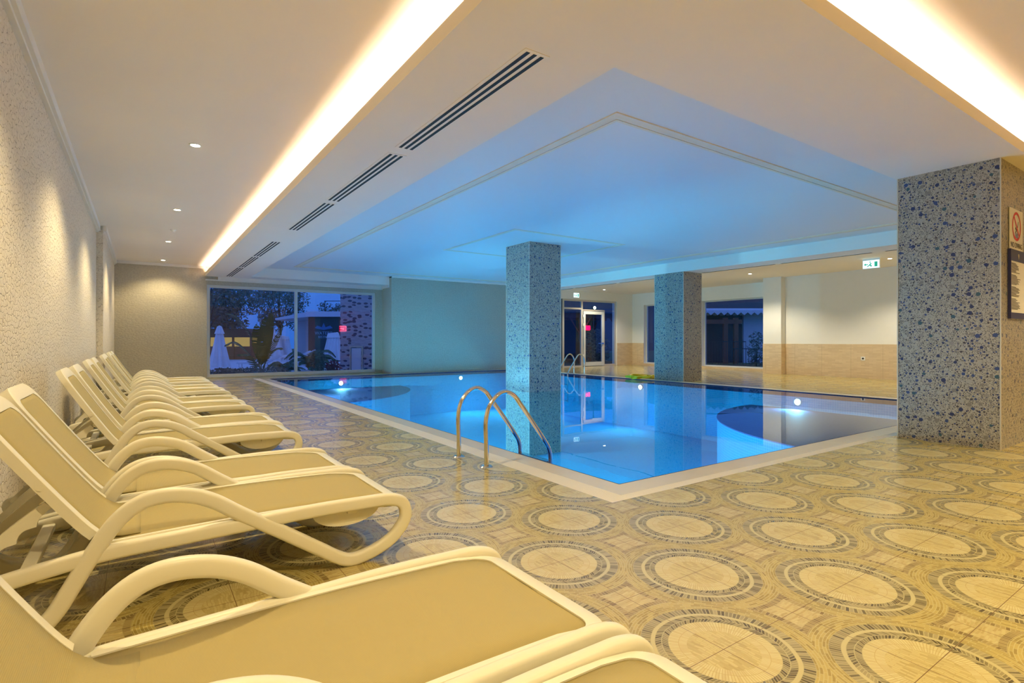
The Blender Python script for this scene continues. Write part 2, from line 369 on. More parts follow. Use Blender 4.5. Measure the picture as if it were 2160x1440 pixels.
for i in range(3):
    for j in range(3):
        if (i, j) != (1, 1): bm.faces.new((v[i][j], v[i+1][j], v[i+1][j+1], v[i][j+1]))
tag(obj('pool_water', bm, M['water'], recalc=False), 'still clear blue water filling the indoor pool', 'water', kind='stuff')
def quarter(cx, cy, r, a0, z0, z1):
    bm = bmesh.new(); poly = [(cx, cy)]+[(cx+r*math.cos(math.radians(a0+90*i/40)), cy+r*math.sin(math.radians(a0+90*i/40))) for i in range(41)]
    return prism(bm, poly, z0, z1, 'Z')
struct('pool_step', quarter(PX1, PY0, 4.55, 90, ZB, -.43), M['pooltile'], 'wide rounded step at the right corner of the pool')
struct('pool_step_top', quarter(PX1, PY0, 4.56, 90, -.43, -.41), M['steptile'], 'purple mosaic top of the wide right pool step')
struct('pool_step', quarter(PX0, PY1, 4.3, 270, ZB, -.43), M['pooltile'], 'rounded step at the far left corner of the pool')
struct('pool_step_top', quarter(PX0, PY1, 4.31, 270, -.43, -.41), M['steptile'], 'purple mosaic top of the far left pool step')

struct('ceiling', boxes((WL-.2, 13.3, -6, 19.6, ZC, ZC+.2)), M['paint'], 'cream ceiling')
struct('ceiling_right', boxes((13.3, WR+.2, -6, 18.6, ZR, ZR+.3)), M['paint'], 'cream ceiling over the right deck')
M['satin'] = plain('satin_stretch_ceiling', (.84, .83, .82), .5, spec=.35, var=.01)
struct('ceiling_recess', boxes((2.85, 12.96, 2.83, 18.6, ZC-.012, ZC)), M['satin'], 'satin raised ceiling panel over the pool')
# dropped soffit ring with cove lips
struct('ceiling_soffit', boxes((1.65, 2.85, 1.655, 19.35, ZS, ZS+.04), (2.85, 13.8, 1.655, 2.83, ZS, ZS+.04), (12.96, 13.8, 2.83, 18.4, ZS, ZC),
    (1.65, 1.68, 1.655, 19.35, ZS+.04, 3.305), (1.68, 16, 1.655, 1.685, ZS+.04, 3.305), (13.8, 16, 1.655, 2.2, ZS, ZS+.04),
    (2.10, 2.85, 2.1, 19.35, ZS+.04, ZC), (2.85, 13.8, 2.1, 2.83, ZS+.04, ZC)), M['paint'], 'dropped cream soffit band framing the pool ceiling')
struct('ceiling_beam', boxes((2.85, 7.4, 18.6, 19.35, ZS, ZC)), M['paint'], 'white beam above the dusk window')
def ring(x0, x1, y0, y1, w, z, d, name, lab, mat, step=0):
    bm = boxes((x0, x0+w, y0, y1, z-d, z), (x1-w, x1, y0, y1, z-d, z), (x0+w, x1-w, y0, y0+w, z-d, z), (x0+w, x1-w, y1-w, y1, z-d, z))
    if step:
        q = w+.03; 
        for b in ((x0+q, x0+q+step, y0+q, y1-q), (x1-q-step, x1-q, y0+q, y1-q), (x0+q+step, x1-q-step, y0+q, y0+q+step), (x0+q+step, x1-q-step, y1-q-step, y1-q)): box(bm, *b, z-d*.6, z)
    return struct(name, bm, mat, lab)
ring(3.93, 12.3, 3.87, 17.75, .10, ZC-.012, .012, 'trim_1', 'large rectangular moulding on the pool ceiling', M['molding'], .04)
ring(6.33, 9.55, 9.12, 12.3, .09, ZC-.012, .012, 'trim_2', 'small rectangular moulding around the pool column', M['molding'])
for nm, b in (('left cove', (1.70, 1.74, 1.75, 19.3, ZS+.045, ZS+.075)), ('front cove', (1.76, 15.9, 1.72, 1.76, ZS+.045, ZS+.075))):
    tag(obj('led_strip', boxes(b), M['cove']), 'glowing warm strip light hidden in the '+nm, 'strip light')
# walls
struct('wall_left', boxes((WL-.3, WL, -6, 19.6, -.12, ZC)), M['stone'], 'cream split stone wall behind the loungers')
struct('wall_left_pier', boxes((WL, -.63, 13.7, 19.3, 0, ZC)), M['stone'], 'projecting far end of the cream stone wall')
struct('wall_back_left', boxes((WL-.3, 1.70, 19.3, 19.6, -.12, ZC), (1.70, 7.15, 19.3, 19.6, 2.94, ZC), (7.15, 7.4, 19.3, 19.6, -.12, ZC), (1.70, 7.15, 19.3, 19.6, -.12, .03)), M['stone2'], 'cream stone wall around the big dusk window')
struct('wall_back', boxes((7.4, 15.2, 18.4, 19.6, -.12, ZC-.06)), M['stone2'], 'split stone wall behind the pool')
struct('wall_back_right', boxes((18.65, WR+.3, 18.35, 18.65, -.12, ZR), (15.2, 18.65, 18.35, 18.65, 3.03, ZR)), M['wallpaint'], 'cream wall above and beside the glass door')
struct('wall_back_right_tiles', boxes((18.65, WR, 18.33, 18.35, 0, 1.06)), M['wains'], 'sandstone tiles beside the glass door')
W1 = (11.4, 14.4); W2 = (15.6, 17.62)           # right windows (Y ranges)
X0 = WR
struct('wall_right', boxes((X0, X0+.3, 10.91, W1[0], -.12, ZR), (X0, X0+.3, W1[1], W2[0], -.12, ZR), (X0, X0+.3, W2[1], 18.65, -.12, ZR),
       (X0, X0+.3, W1[0], W1[1], 2.86, ZR), (X0, X0+.3, W2[0], W2[1], 2.86, ZR), (X0, X0+.3, W1[0], W1[1], -.12, .10), (X0, X0+.3, W2[0], W2[1], -.12, .10)), M['wallpaint'], 'cream wall with the two right windows')
struct('wall_right_tiles', boxes((X0-.02, X0, W1[1], W2[0], 0, 1.06), (X0-.02, X0, W2[1], 18.33, 0, 1.06), (X0-.02, X0, W1[0], W1[1], 0, .10), (X0-.02, X0, W2[0], W2[1], 0, .10)), M['wains'], 'sandstone tiles under the right windows')
struct('wall_right_pier', boxes((18.45, X0+.3, 10.25, 10.91, -.12, ZR)), M['wallpaint'], 'cream pier beside the right window')
struct('wall_right_pier_tiles', boxes((18.43, 18.45, 10.23, 10.91, 0, 1.07), (18.45, 18.75, 10.23, 10.25, 0, 1.07)), M['wains'], 'sandstone tiles on the cream pier')
struct('wall_right_near', boxes((18.72, X0+.3, -6, 10.25, -.12, ZR)), M['wallpaint'], 'plain cream wall at the right')
struct('wall_right_near_tiles', boxes((18.70, 18.72, -6, 10.23, 0, 1.07)), M['wains'], 'sandstone tiled dado on the right wall')
struct('wall_rear', boxes((WL-.3, X0+.3, -6.3, -6, -.12, ZC)), M['wallpaint'], 'cream wall behind the viewer')
struct('trim_3', boxes((WL, WL+.07, -6, 13.7, 3.40, ZC), (WL, WL+.04, -6, 13.7, 3.37, 3.40), (-.63, -.57, 13.62, 19.3, 3.40, ZC), (WL, -.57, 13.66, 13.7, 3.42, ZC), (-.63, -.60, 13.7, 19.3, 3.37, 3.40),
       (WL, 1.66, 19.24, 19.3, 3.42, ZC)), M['trim'], 'white crown moulding along the left wall')
struct('trim_4', boxes((2.0, 7.4, 19.22, 19.3, 3.10, ZS), (1.66, 7.4, 19.26, 19.3, 3.06, 3.10), (7.4, 15.2, 18.33, 18.4, 3.44, ZC), (7.34, 7.4, 18.6, 19.3, 3.10, ZS)), M['trim'], 'pale cornice above the back walls')
# windows and door
def window(name, lab, plane, pos, a0, a1, z0, z1, mull=(), fw=.06, fd=.08, mat=None, beads=()):
    w = tag(bpy.data.objects.new(name, None), lab, None, None, 'structure'); COL.objects.link(w)
    P3 = (lambda s0, s1, t0, t1, zz0, zz1: (s0, s1, t0, t1, zz0, zz1)) if plane == 'Y' else (lambda s0, s1, t0, t1, zz0, zz1: (t0, t1, s0, s1, zz0, zz1))
    p0, p1 = pos, pos+fd
    obj('window_frame', boxes(P3(a0, a0+fw, p0, p1, z0, z1), P3(a1-fw, a1, p0, p1, z0, z1), P3(a0+fw, a1-fw, p0, p1, z0, z0+fw), P3(a0+fw, a1-fw, p0, p1, z1-fw, z1)), mat or M['alu_w'], w)
    for m_ in mull: obj('mullion', boxes(P3(m_-fw/2, m_+fw/2, p0, p1, z0+fw, z1-fw)), mat or M['alu_w'], w)
    xs = [a0+fw]+[q for m_ in mull for q in (m_-fw/2, m_+fw/2)]+[a1-fw]
    for i in range(0, len(xs), 2): obj('glass_pane', boxes(P3(xs[i], xs[i+1], pos+fd/2-.004, pos+fd/2+.004, z0+fw, z1-fw)), M['glass'], w)
    return w
window('window_1', 'large two-pane window onto the dusk garden', 'Y', 19.38, 1.70, 7.15, .03, 2.94, (4.37,), .09, .10)
window('window_2', 'right wall window with the white outbuilding behind', 'X', X0+.16, W1[0], W1[1], .10, 2.86, (), .05)
window('window_3', 'narrow right wall window next to the glass door', 'X', X0+.16, W2[0], W2[1], .10, 2.86, (), .05)
d = tag(bpy.data.objects.new('door_1', None), 'glazed entrance with champagne frame and one glass door leaf', None, None, 'structure'); COL.objects.link(d)
y0, y1 = 18.40, 18.48
obj('door_frame', boxes((15.2, 15.26, y0, y1, 0, 3.03), (15.34, 15.44, y0, y1, 0, 3.03), (16.44, 16.54, y0, y1, 0, 3.03), (18.55, 18.65, y0, y1, 0, 3.03), (15.44, 16.44, y0, y1, 2.95, 3.03),
    (16.54, 18.55, y0, y1, 2.95, 3.03), (15.44, 16.44, y0, y1, 2.58, 2.66), (17.84, 18.55, y0, y1, 0, .08), (16.54, 17.9, y0, y1, 2.54, 2.6), (17.84, 17.9, y0, y1, .08, 2.54), (15.44, 16.44, y0, y1, 0, .05)), M['alu'], d)
lf = obj('door_leaf', boxes((16.56, 16.68, y0-.03, y0+.03, .02, 2.52), (17.7, 17.82, y0-.03, y0+.03, .02, 2.52), (16.68, 17.7, y0-.03, y0+.03, 2.38, 2.52), (16.68, 17.7, y0-.03, y0+.03, .02, .2)), M['alu_w'], d)
bm = boxes((17.70, 17.80, y0-.05, y0-.03, 1.02, 1.08)); box(bm, 17.45, 17.74, y0-.08, y0-.05, 1.035, 1.065); obj('door_handle', bm, M['steel'], lf)
for z in (.5, 1.9, 2.3): obj('hinge', boxes((16.52, 16.58, y0-.05, y0-.01, z-.06, z+.06)), M['white'], lf)
for b in ((15.26, 15.34, 0, 3.03), (15.44, 16.44, .05, 2.58), (15.44, 16.44, 2.66, 2.95), (16.54, 18.55, 2.6, 2.95), (17.9, 18.55, .08, 2.54)): obj('glass_pane', boxes((b[0], b[1], y0+.036, y0+.044, b[2], b[3])), M['glass'], d)
obj('door_pane', boxes((16.68, 17.7, y0-.004, y0+.004, .2, 2.38)), M['glass'], lf)

# ------------------------------------------------------------ columns
def column(x0, x1, y0, y1, z0, z1, lab):
    c = thing('mosaic_column', lab, 'column', ((x0+x1)/2, (y0+y1)/2, z0), 0, 'pebble mosaic columns')
    hx, hy, h = (x1-x0)/2, (y1-y0)/2, z1-z0
    obj('column_body', boxes((-hx, hx, -hy, hy, 0, h)), M['mosaic'], c)
    bm = bmesh.new()
    for sx in (-1, 1):
        for sy in (-1, 1): box(bm, sx*hx-.006, sx*hx+.006, sy*hy-.006, sy*hy+.006, 0, h-.002)
    obj('corner_trim', bm, plain('corner_strip', (.66, .62, .52), .4, .2, var=0) if 'corner_strip' not in bpy.data.materials else bpy.data.materials['corner_strip'], c)
    return c
column(7.72, 8.72, 1.84, 2.81, 0, ZS, 'nearest pebble mosaic column at right, standing on the patterned floor')
column(7.42, 8.36, 10.10, 11.05, ZB, ZC, 'pebble mosaic column rising out of the pool water')
column(12.96, 13.80, 10.10, 11.16, 0, ZS+.0, 'far pebble mosaic column at the right edge of the pool')

# signs on the near column's right face (Y = 1.84 plane)
def txt(name, s, size, mat, parent, loc, rot, ext=.001):
    c = bpy.data.curves.new(name, 'FONT'); c.body = s; c.size = size; c.extrude = ext; c.align_x = 'CENTER'; c.align_y = 'CENTER'; c.materials.append(mat)
    tmp = bpy.data.objects.new(name, c); me = bpy.data.meshes.new_from_object(tmp); bpy.data.objects.remove(tmp)
    me.materials.clear(); me.materials.append(mat)
    o = bpy.data.objects.new(name, me); COL.objects.link(o); o.parent = parent; o.location = loc; o.rotation_euler = rot; return o
s1 = thing('no_diving_sign', 'white NO DIVING sign with red circle on the near column', 'sign', (8.25, 1.832, 2.22))
obj('sign_board', bevel(boxes((-.25, .25, -.004, .004, 0, .47)), .003), M['white'], s1)
bm = bmesh.new()
def annulus(bm, cx, cz, r0, r1, y, seg=40):
    A = [bm.verts.new((cx+r0*math.cos(2*PI*i/seg), y, cz+r0*math.sin(2*PI*i/seg))) for i in range(seg)]
    B = [bm.verts.new((cx+r1*math.cos(2*PI*i/seg), y, cz+r1*math.sin(2*PI*i/seg))) for i in range(seg)]
    for i in range(seg): bm.faces.new((A[i], A[(i+1) % seg], B[(i+1) % seg], B[i]))
annulus(bm, 0, .275, .135, .165, -.006)
v = [bm.verts.new(q) for q in ((-.115, -.0065, .375), (-.09, -.0065, .395), (.115, -.0065, .175), (.09, -.0065, .155))]; bm.faces.new(v)
obj('prohibition_circle', bm, M['red'], s1)
bm = bmesh.new(); prism(bm, [(.03, .28), (.06, .34), (.075, .335), (.05, .27), (.0, .22), (-.05, .19), (-.055, .2), (-.01, .24)], -.0055, -.005, 'Y'); cyl(bm, (-.03, -.0055, .25), .016, .001, 'Y', 12)
obj('diver_figure', bm, M['blackprint'], s1)
bm = bmesh.new()
for k in range(3):
    z = .19-.018*k; pts = [Vector((-.06+.12*i/16, -.0056, z+.006*math.sin(i*1.3))) for i in range(17)]; sweep(bm, pts, [(-.003, -.0003), (.003, -.0003), (.003, .0003), (-.003, .0003)])
obj('water_waves', bm, plain('blue_print', (.08, .09, .4), .4, var=0), s1)
txt('sign_text', 'NO DIVING', .085, M['blackprint'], s1, (0, -.0055, .055), (PI/2, 0, 0), .0005)
s2 = thing('rules_board', 'tall pool rules board with navy bands under the no diving sign', 'sign', (8.27, 1.826, 1.44))
obj('board_panel', bevel(boxes((-.29, .29, -.01, .01, 0, .78)), .003), M['white'], s2)
for a in (-.305, .29): obj('side_frame', boxes((a, a+.015, -.016, .012, 0, .78)), M['navyprint'], s2)
obj('header_band', boxes((-.29, .29, -.013, -.0105, .65, .78)), M['navyprint'], s2); obj('footer_band', boxes((-.29, .29, -.013, -.0105, 0, .07)), M['navyprint'], s2)
bm = cyl(bmesh.new(), (0, -.0145, .72), .022, .001, 'Y', 16); prism(bm, [(-.012, .70), (.012, .70), (0, .675)], -.0145, -.0135, 'Y'); obj('board_emblem', bm, plain('gold_print', (.6, .55, .35), .4, var=0), s2)
bm = bmesh.new(); random.seed(3); z = .62; k = 0
while z > .10:
    if k in (9, 18, 27): z -= .018
    w = .16+.17*random.random() if k not in (0, 9, 18, 27) else .16
    box(bm, -.26, -.26+w, -.0125, -.0105, z, z+.006); z -= .0128; k += 1
obj('rules_lines', bm, M['blackprint'], s2)
for z in (.60, .47, .33, .19): obj('bullet_mark', cyl(bmesh.new(), (.24, -.0125, z), .008, .002, 'Y', 10), M['blackprint'], s2)

# ------------------------------------------------------------ lamps of the room
def spot(parent, e, color, size=2.3, blend=.55, loc=(0, 0, -.03), rad=.04):
    ld = bpy.data.lights.new('downlight_lamp', 'SPOT'); ld.energy = e; ld.color = color; ld.spot_size = size; ld.spot_blend = blend; ld.shadow_soft_size = rad
    o = bpy.data.objects.new('downlight_lamp', ld); COL.objects.link(o); o.parent = parent; o.location = loc; return o
def ringbm(r0, r1, z0, z1, seg=28):
    bm = bmesh.new(); R = [[bm.verts.new((r*math.cos(2*PI*i/seg), r*math.sin(2*PI*i/seg), z)) for i in range(seg)] for r, z in ((r0, z1), (r0, z0), (r1, z0+.004), (r1, z1))]
    for k in range(3):
        for i in range(seg): bm.faces.new((R[k][i], R[k][(i+1) % seg], R[k+1][(i+1) % seg], R[k+1][i]))
    return bm
def downlight(loc, lab, e, color, grp):
    t = thing('downlight', lab, 'ceiling light', loc, 0, grp)
    obj('trim_ring', ringbm(.05, .068, -.008, 0), M['white'], t, smooth=True)
    obj('lamp_lens', cyl(bmesh.new(), (0, 0, -.003), .05, .002, seg=24), M['lamp'], t)
    spot(t, e, color); return t
names = ['nearest ceiling downlight, cut by the top edge of the photo', 'second ceiling downlight above the loungers', 'third ceiling downlight above the loungers', 'fourth ceiling downlight above the loungers', 'ceiling downlight closest to the far stone wall']
for i, y in enumerate((3.80, 7.37, 11.2, 14.93, 18.5)): downlight((.53, y, ZC), names[i], E_LEFT*(.5 if i == 4 else 1), WARM, 'downlights over the loungers')
downlight((.53, 0.1, ZC), 'ceiling downlight above the viewer at the left wall', E_LEFT, WARM, 'downlights over the loungers')
cl = 'ceiling downlight of the front row beyond the photo, over the patterned deck'
for x, y in ((3.2, -.4), (6.2, -.4), (9.2, -.4), (12.6, -.4), (4.4, -3.4), (9.2, -3.4)): downlight((x, y, ZC), cl, E_CAM, WARM, 'downlights over the front deck')
for x, y, l in ((16.8, 17.3, 'downlight on the right ceiling in front of the glass door'), (16.8, 10.4, 'downlight on the right ceiling beside the far column'), (16.8, 13.85, 'downlight on the right ceiling hidden by the far column'), (16.8, 6.3, 'downlight on the right ceiling behind the exit sign'), (16.8, 2.6, 'downlight on the right ceiling behind the near column')):
    downlight((x, y, ZR), l, E_RIGHT, WARM2, 'downlights over the right deck')
sn = thing('smoke_detector', 'small white detector on the ceiling between two downlights', 'detector', (.56, 13.3, ZC))
bm = cyl(bmesh.new(), (0, 0, -.018), .05, .018, seg=20); obj('detector_base', bm, M['white'], sn); obj('detector_head', cyl(bmesh.new(), (0, 0, -.045), .022, .028, seg=16, r2=.035), M['white'], sn)

def pool_lamp(x, y, nx, ny, lab, k=1.0):
    t = thing('pool_light', lab, 'pool light', (x, y, -.24), math.atan2(ny, nx), 'underwater pool lights')
    obj('lamp_rim', cyl(bmesh.new(), (0, 0, 0), .10, .02, 'X', 24, .09), M['steel'], t)
    obj('lamp_lens', cyl(bmesh.new(), (.02, 0, 0), .07, .012, 'X', 24, .06), M['poollamp'], t)
    ld = bpy.data.lights.new('pool_lamp', 'AREA'); ld.shape = 'DISK'; ld.size = .15; ld.energy = E_POOL*k; ld.color = POOLC
    o = bpy.data.objects.new('pool_lamp', ld); COL.objects.link(o); o.parent = t; o.location = (.06, 0, 0); o.rotation_euler = (0, -math.radians(68), 0); ld.spread = math.radians(150)
    return t
pool_lamp(5.5, PY1, 0, -1, 'glowing underwater lamp in the far pool wall below the red neon reflection', .3)
pool_lamp(10.05, PY1, 0, -1, 'glowing underwater lamp in the far pool wall left of the pool column', .45)
pool_lamp(PX1, 11.4, -1, 0, 'glowing underwater lamp in the right pool wall beside the far column', .35)
pool_lamp(PX1, 6.6, -1, 0, 'glowing underwater lamp in the right pool wall near the purple step', .25)
for x, y, nx, ny in ((PX0, 6.6, 1, 0), (PX0, 11.4, 1, 0), (PX0, 15.6, 1, 0), (PX1, 15.8, -1, 0)):
    pool_lamp(x, y, nx, ny, 'underwater lamp in the pool wall '+{6.6: 'just past the near ladder, under the left edge', 11.4: 'at the middle of the left edge', 15.6: 'at the far end of the left edge', 15.8: 'beside the far ladder'}[y], 2.3 if x == PX0 else .8)

# ------------------------------------------------------------ ceiling vents
def vent(x0, x1, y0, y1, z, slots, lab, grp):
    t = thing('air_vent', lab, 'vent', ((x0+x1)/2, (y0+y1)/2, z), 0, grp)
    w, l = (x1-x0)/2, (y1-y0)/2
    obj('vent_frame', boxes((-w-.03, w+.03, -l, l, -.004, 0)), M['paint'], t)
    sw = 2*w/(slots*2-1)
    for k in range(slots):
        a = -w+2*k*sw; obj('vent_slot', boxes((a, a+sw, -l+.03, l-.03, -.006, -.003)), M['black'], t)
vl = ['long three slot ceiling vent nearest to the camera', 'second three slot ceiling vent from the camera', 'third three slot ceiling vent from the camera', 'fourth three slot ceiling vent, after the gap', 'fifth three slot ceiling vent toward the window', 'last three slot ceiling vent next to the dusk window']
for i, (a, b) in enumerate(((2.98, 5.28), (5.46, 7.83), (7.97, 10.3), (11.7, 14.02), (14.12, 16.35), (16.45, 18.9))): vent(2.19, 2.34, a, b, ZS, 3, vl[i], 'linear vents in the left soffit')
vr_ = ['slit vent above the exit sign partly behind the near column', 'slit vent in the right beam left of the exit sign', 'slit vent in the right beam just right of the far column', 'slit vent in the right beam just left of the far column', 'slit vent in the right beam above the exit by the door', 'slit vent at the far end of the right beam']
for i, (a, b) in enumerate(((2.95, 5.26), (5.47, 7.65), (7.75, 10.05), (11.3, 13.4), (13.5, 15.7), (15.8, 18.2))): vent(13.68, 13.75, a, b, ZS, 1, vr_[i], 'slit vents in the right beam')

# ------------------------------------------------------------ exit signs
def exit_sign(loc, rz, w, h, lab, hang):
    t = thing('exit_sign', lab, 'exit sign', loc, rz, 'illuminated exit signs')   # face looks to local -Y
    obj('sign_case', boxes((-w/2, w/2, 0, .03, 0, h)), M['white'], t)
    f = obj('sign_face', boxes((-w/2+.01, w/2-.01, -.004, 0, .01, h-.01)), M['exit'], t)
    bm = bmesh.new()       # running figure, arrow, doorway
    cyl(bm, (-.02*w/.4, -.0055, h*.76), h*.075, .001, 'Y', 12)
    q = w/.4
    prism(bm, [(-.05*q, h*.42), (-.01*q, h*.66), (.02*q, h*.6), (-.01*q, h*.44), (.03*q, h*.3), (.0*q, h*.2), (-.03*q, h*.36), (-.08*q, h*.2), (-.1*q, h*.26)], -.0055, -.0045, 'Y')
    prism(bm, [(-.17*q, h*.5), (-.12*q, h*.66), (-.12*q, h*.55), (-.07*q, h*.55), (-.07*q, h*.45), (-.12*q, h*.45), (-.12*q, h*.34)], -.0055, -.0045, 'Y')
    obj('exit_pictogram', bm, M['exitgreen'], f)
    bm = boxes((.08*q, .15*q, -.0055, -.0045, h*.2, h*.78)); obj('door_symbol', bm, M['exitgreen'], f)
    if hang: obj('ceiling_bracket', boxes((-w/2, w/2, .0, .05, h, h+.04)), M['white'], t)
exit_sign((16.4, 6.6, 3.15), -PI/2, .42, .23, 'lit exit sign hanging under the right ceiling near the front column', True)
exit_sign((16.1, 18.34, 3.10), 0, .34, .22, 'lit exit sign on the wall above the glass door', False)

# wall socket, hose
t = thing('wall_socket', 'small pale wall socket on the sandstone dado', 'socket', (18.70, 7.75, .62))
obj('socket_plate', bevel(boxes((-.012, 0, -.06, .06, -.06, .06)), .003), M['white'], t); obj('socket_hole', cyl(bmesh.new(), (-.014, 0, 0), .03, .004, 'X', 16), M['blackprint'], t)
bm = bmesh.new(); pts = []
for i in range(110):
    a = i/110*2*PI*5; r = .30+.05*math.sin(i*1.7); pts.append((.45*r/.3*math.cos(a), r*1.2*math.sin(a), .03+.012*(i//22)+.012*math.sin(i*.9)))
tube(bm, pts, .022, 7, n=2)
tag(obj('hose_coil', bm, M['yellow'], smooth=True, loc=(13.0, 11.75, 0)), 'coiled yellow hose on the deck beside the far column', 'hose')

# ------------------------------------------------------------ pool ladders
def ladder(loc, rz, lab, dy):
    t = thing('pool_ladder', lab, 'pool ladder', loc, rz, 'steel pool ladders')
    prof = [(0, 0), (0, .2), (-.005, .42), (.03, .56), (.12, .665), (.22, .70), (.32, .655), (.40, .56), (.55, .37), (.70, .17), (.755, .08), (.775, -.03), (.775, -.3), (.775, -.95)]
    for y in (0, dy):
        r = obj('handrail', tube(bmesh.new(), [(x, y, z) for x, z in prof], .0225, 14), M['steel'], t, smooth=True)
        obj('floor_flange', cyl(bmesh.new(), (0, y, 0), .062, .012, seg=24, r2=.05), M['steel'], r, smooth=True)
    for z in (-.06, -.34, -.62, -.9): obj('step', bevel(boxes((.735, .815, .02, dy-.02, z-.015, z+.015)), .006), M['steel'], t)
ladder((2.70, 4.36, 0), 0, 'steel pool ladder with two arched handrails at the near left pool edge', .54)
ladder((12.93, 14.85, 0), PI, 'steel pool ladder at the far right edge, seen beside the pool column', .55)

# ------------------------------------------------------------ sun loungers
LW = .78
def make_lounger():
    t = thing('sun_lounger', '', 'sun lounger', (0, 0, 0), 0, 'cream resin sun loungers in pairs along the stone wall')
    loop = [(-.655, .20), (-.62, .125), (-.55, .075), (-.47, .045), (-.40, .033), (-.345, .05), (-.30, .10), (-.26, .17), (-.19, .295), (-.11, .418), (-.03, .486), (.06, .508), (.165, .494), (.26, .453), (.37, .375), (.54, .262), (.74, .125), (.83, .062), (.89, .034), (.95, .033), (1.05, .058), (1.14, .105), (1.205, .18), (1.215, .245), (1.185, .295), (1.11, .318), (1.0, .322), (.74, .325), (.44, .317), (.10, .307), (-.15, .297), (-.40, .262), (-.55, .232), (-.62, .222)]
    for y, sgn in ((.0225, -1), (LW-.0225, 1)):
        path = catmull([(x, y+(.006*sgn if -.4 < x < .8 and i < 18 else 0), z) for i, (x, z) in enumerate(loop)], 5, True)
        obj('side_frame', sweep(bmesh.new(), path, section(.067, .046, .016), True), M['plastic'], t, smooth=True)
    # seat ring with rounded front corners + sling
    zt = lambda x: .336+.012*math.sin(max(0, min(1, (x+.1)/1.2))*PI) - (.0 if x < 1.0 else (x-1.0)*.12)
    def seat_ring(x0, x1, ya, yb, r, k=8):
        P_ = [(x0, ya), (x1-r, ya)]
        P_ += [(x1-r+r*math.sin(PI/2*i/k), ya+r-r*math.cos(PI/2*i/k)) for i in range(1, k+1)]
        P_ += [(x1-r+r*math.cos(PI/2*i/k), yb-r+r*math.sin(PI/2*i/k)) for i in range(1, k+1)]
        P_ += [(x0, yb)]; return P_
    outer = seat_ring(-.13, 1.20, .047, LW-.047, .09); inner = seat_ring(-.13, 1.135, .072, LW-.072, .06)
    def resample(P_, n):
        L = [0]
        for a, b in zip(P_, P_[1:]): L.append(L[-1]+math.dist(a, b))
        out = []
        for i in range(n):
            s_ = L[-1]*i/(n-1); j = max(k for k in range(len(L)) if L[k] <= s_+1e-9); j = min(j, len(P_)-2); f = (s_-L[j])/max(1e-9, L[j+1]-L[j])
            out.append((P_[j][0]+(P_[j+1][0]-P_[j][0])*f, P_[j][1]+(P_[j+1][1]-P_[j][1])*f))
        return out
    # use same angular parametrisation: outer and inner lists have equal length
    def densify(P_, n=14):
        out = []
        for i, (a, b) in enumerate(zip(P_, P_[1:])):
            m = n if i in (0, len(P_)-2) else (6 if i == 9 else 1)
            out += [(a[0]+(b[0]-a[0])*k/m, a[1]+(b[1]-a[1])*k/m) for k in range(m)]
        return out+[P_[-1]]
    O, I = densify(outer), densify(inner)
    bm = bmesh.new(); rows = []
    for (ox, oy), (ix, iy) in zip(O, I):
        rows.append([bm.verts.new(q) for q in ((ox, oy, zt(ox)-.055), (ox, oy, zt(ox)-.006), (ox*.9+ix*.1, oy*.9+iy*.1, zt(ox)), (ix, iy, zt(ix)-.001), (ix, iy, zt(ix)-.03))])
    for a, b in zip(rows, rows[1:]):
        for k in range(4): bm.faces.new((a[k], a[k+1], b[k+1], b[k]))
        bm.faces.new((a[4], a[0], b[0], b[4]))
    obj('seat_frame', bm, M['plastic'], t, smooth=True)
    bm = bmesh.new(); half = len(I)//2; L_, R_ = I[:half], I[::-1][:half]; G = []
    for (lx, ly), (rx, ry) in zip(L_, R_):
        G.append([bm.verts.new((lx+(rx-lx)*k/6, ly+(ry-ly)*k/6, zt(lx)-.006-.004*math.sin(PI*k/6))) for k in range(7)])
    for a, b in zip(G, G[1:]):
        for k in range(6): bm.faces.new((a[k], a[k+1], b[k+1], b[k]))
    s_ = obj('seat_sling', bm, M['sling'], t, smooth=True); so = s_.modifiers.new('solid', 'SOLIDIFY'); so.thickness = .004
    # backrest: profile in X/Z with a curved foot, rounded head
    prof = catmull([(-.02, 0, .334), (-.09, 0, .337), (-.145, 0, .362), (-.203, 0, .43), (-.31, 0, .597), (-.415, 0, .77), (-.51, 0, .93), (-.537, 0, .972)], 6)
    S = [0]
    for a, b in zip(prof, prof[1:]): S.append(S[-1]+(b-a).length)
    tot = S[-1]; N_ = len(prof); ya, yb = .066, LW-.066; rr = .13
    nrm = []
    for i in range(N_):
        tt = (prof[min(N_-1, i+1)]-prof[max(0, i-1)]).normalized(); nrm.append(Vector((tt.z, 0, -tt.x)))
    def at_s(s0):
        j = max(k for k in range(N_) if S[k] <= s0+1e-9); j = min(j, N_-2); f = (s0-S[j])/(S[j+1]-S[j]); return prof[j].lerp(prof[j+1], f), nrm[j].lerp(nrm[j+1], f).normalized()
    def uring(s0, s1, a, b, r, k=8):
        out = [(s0+(s1-r-s0)*i/14, a) for i in range(15)]
        out += [(s1-r+r*math.sin(PI/2*i/k), a+r-r*math.cos(PI/2*i/k)) for i in range(1, k+1)]
        out += [(s1, a+r+(b-a-2*r)*i/6) for i in range(1, 7)]
        out += [(s1-r+r*math.cos(PI/2*i/k), b-r+r*math.sin(PI/2*i/k)) for i in range(1, k+1)]
        out += [(s0+(s1-r-s0)*(14-i)/14, b) for i in range(1, 15)]
        return out
    O2 = uring(.16, tot, ya, yb, rr); I2 = uring(.16, tot-.08, ya+.045, yb-.045, .08)
    bm = bmesh.new(); rows = []
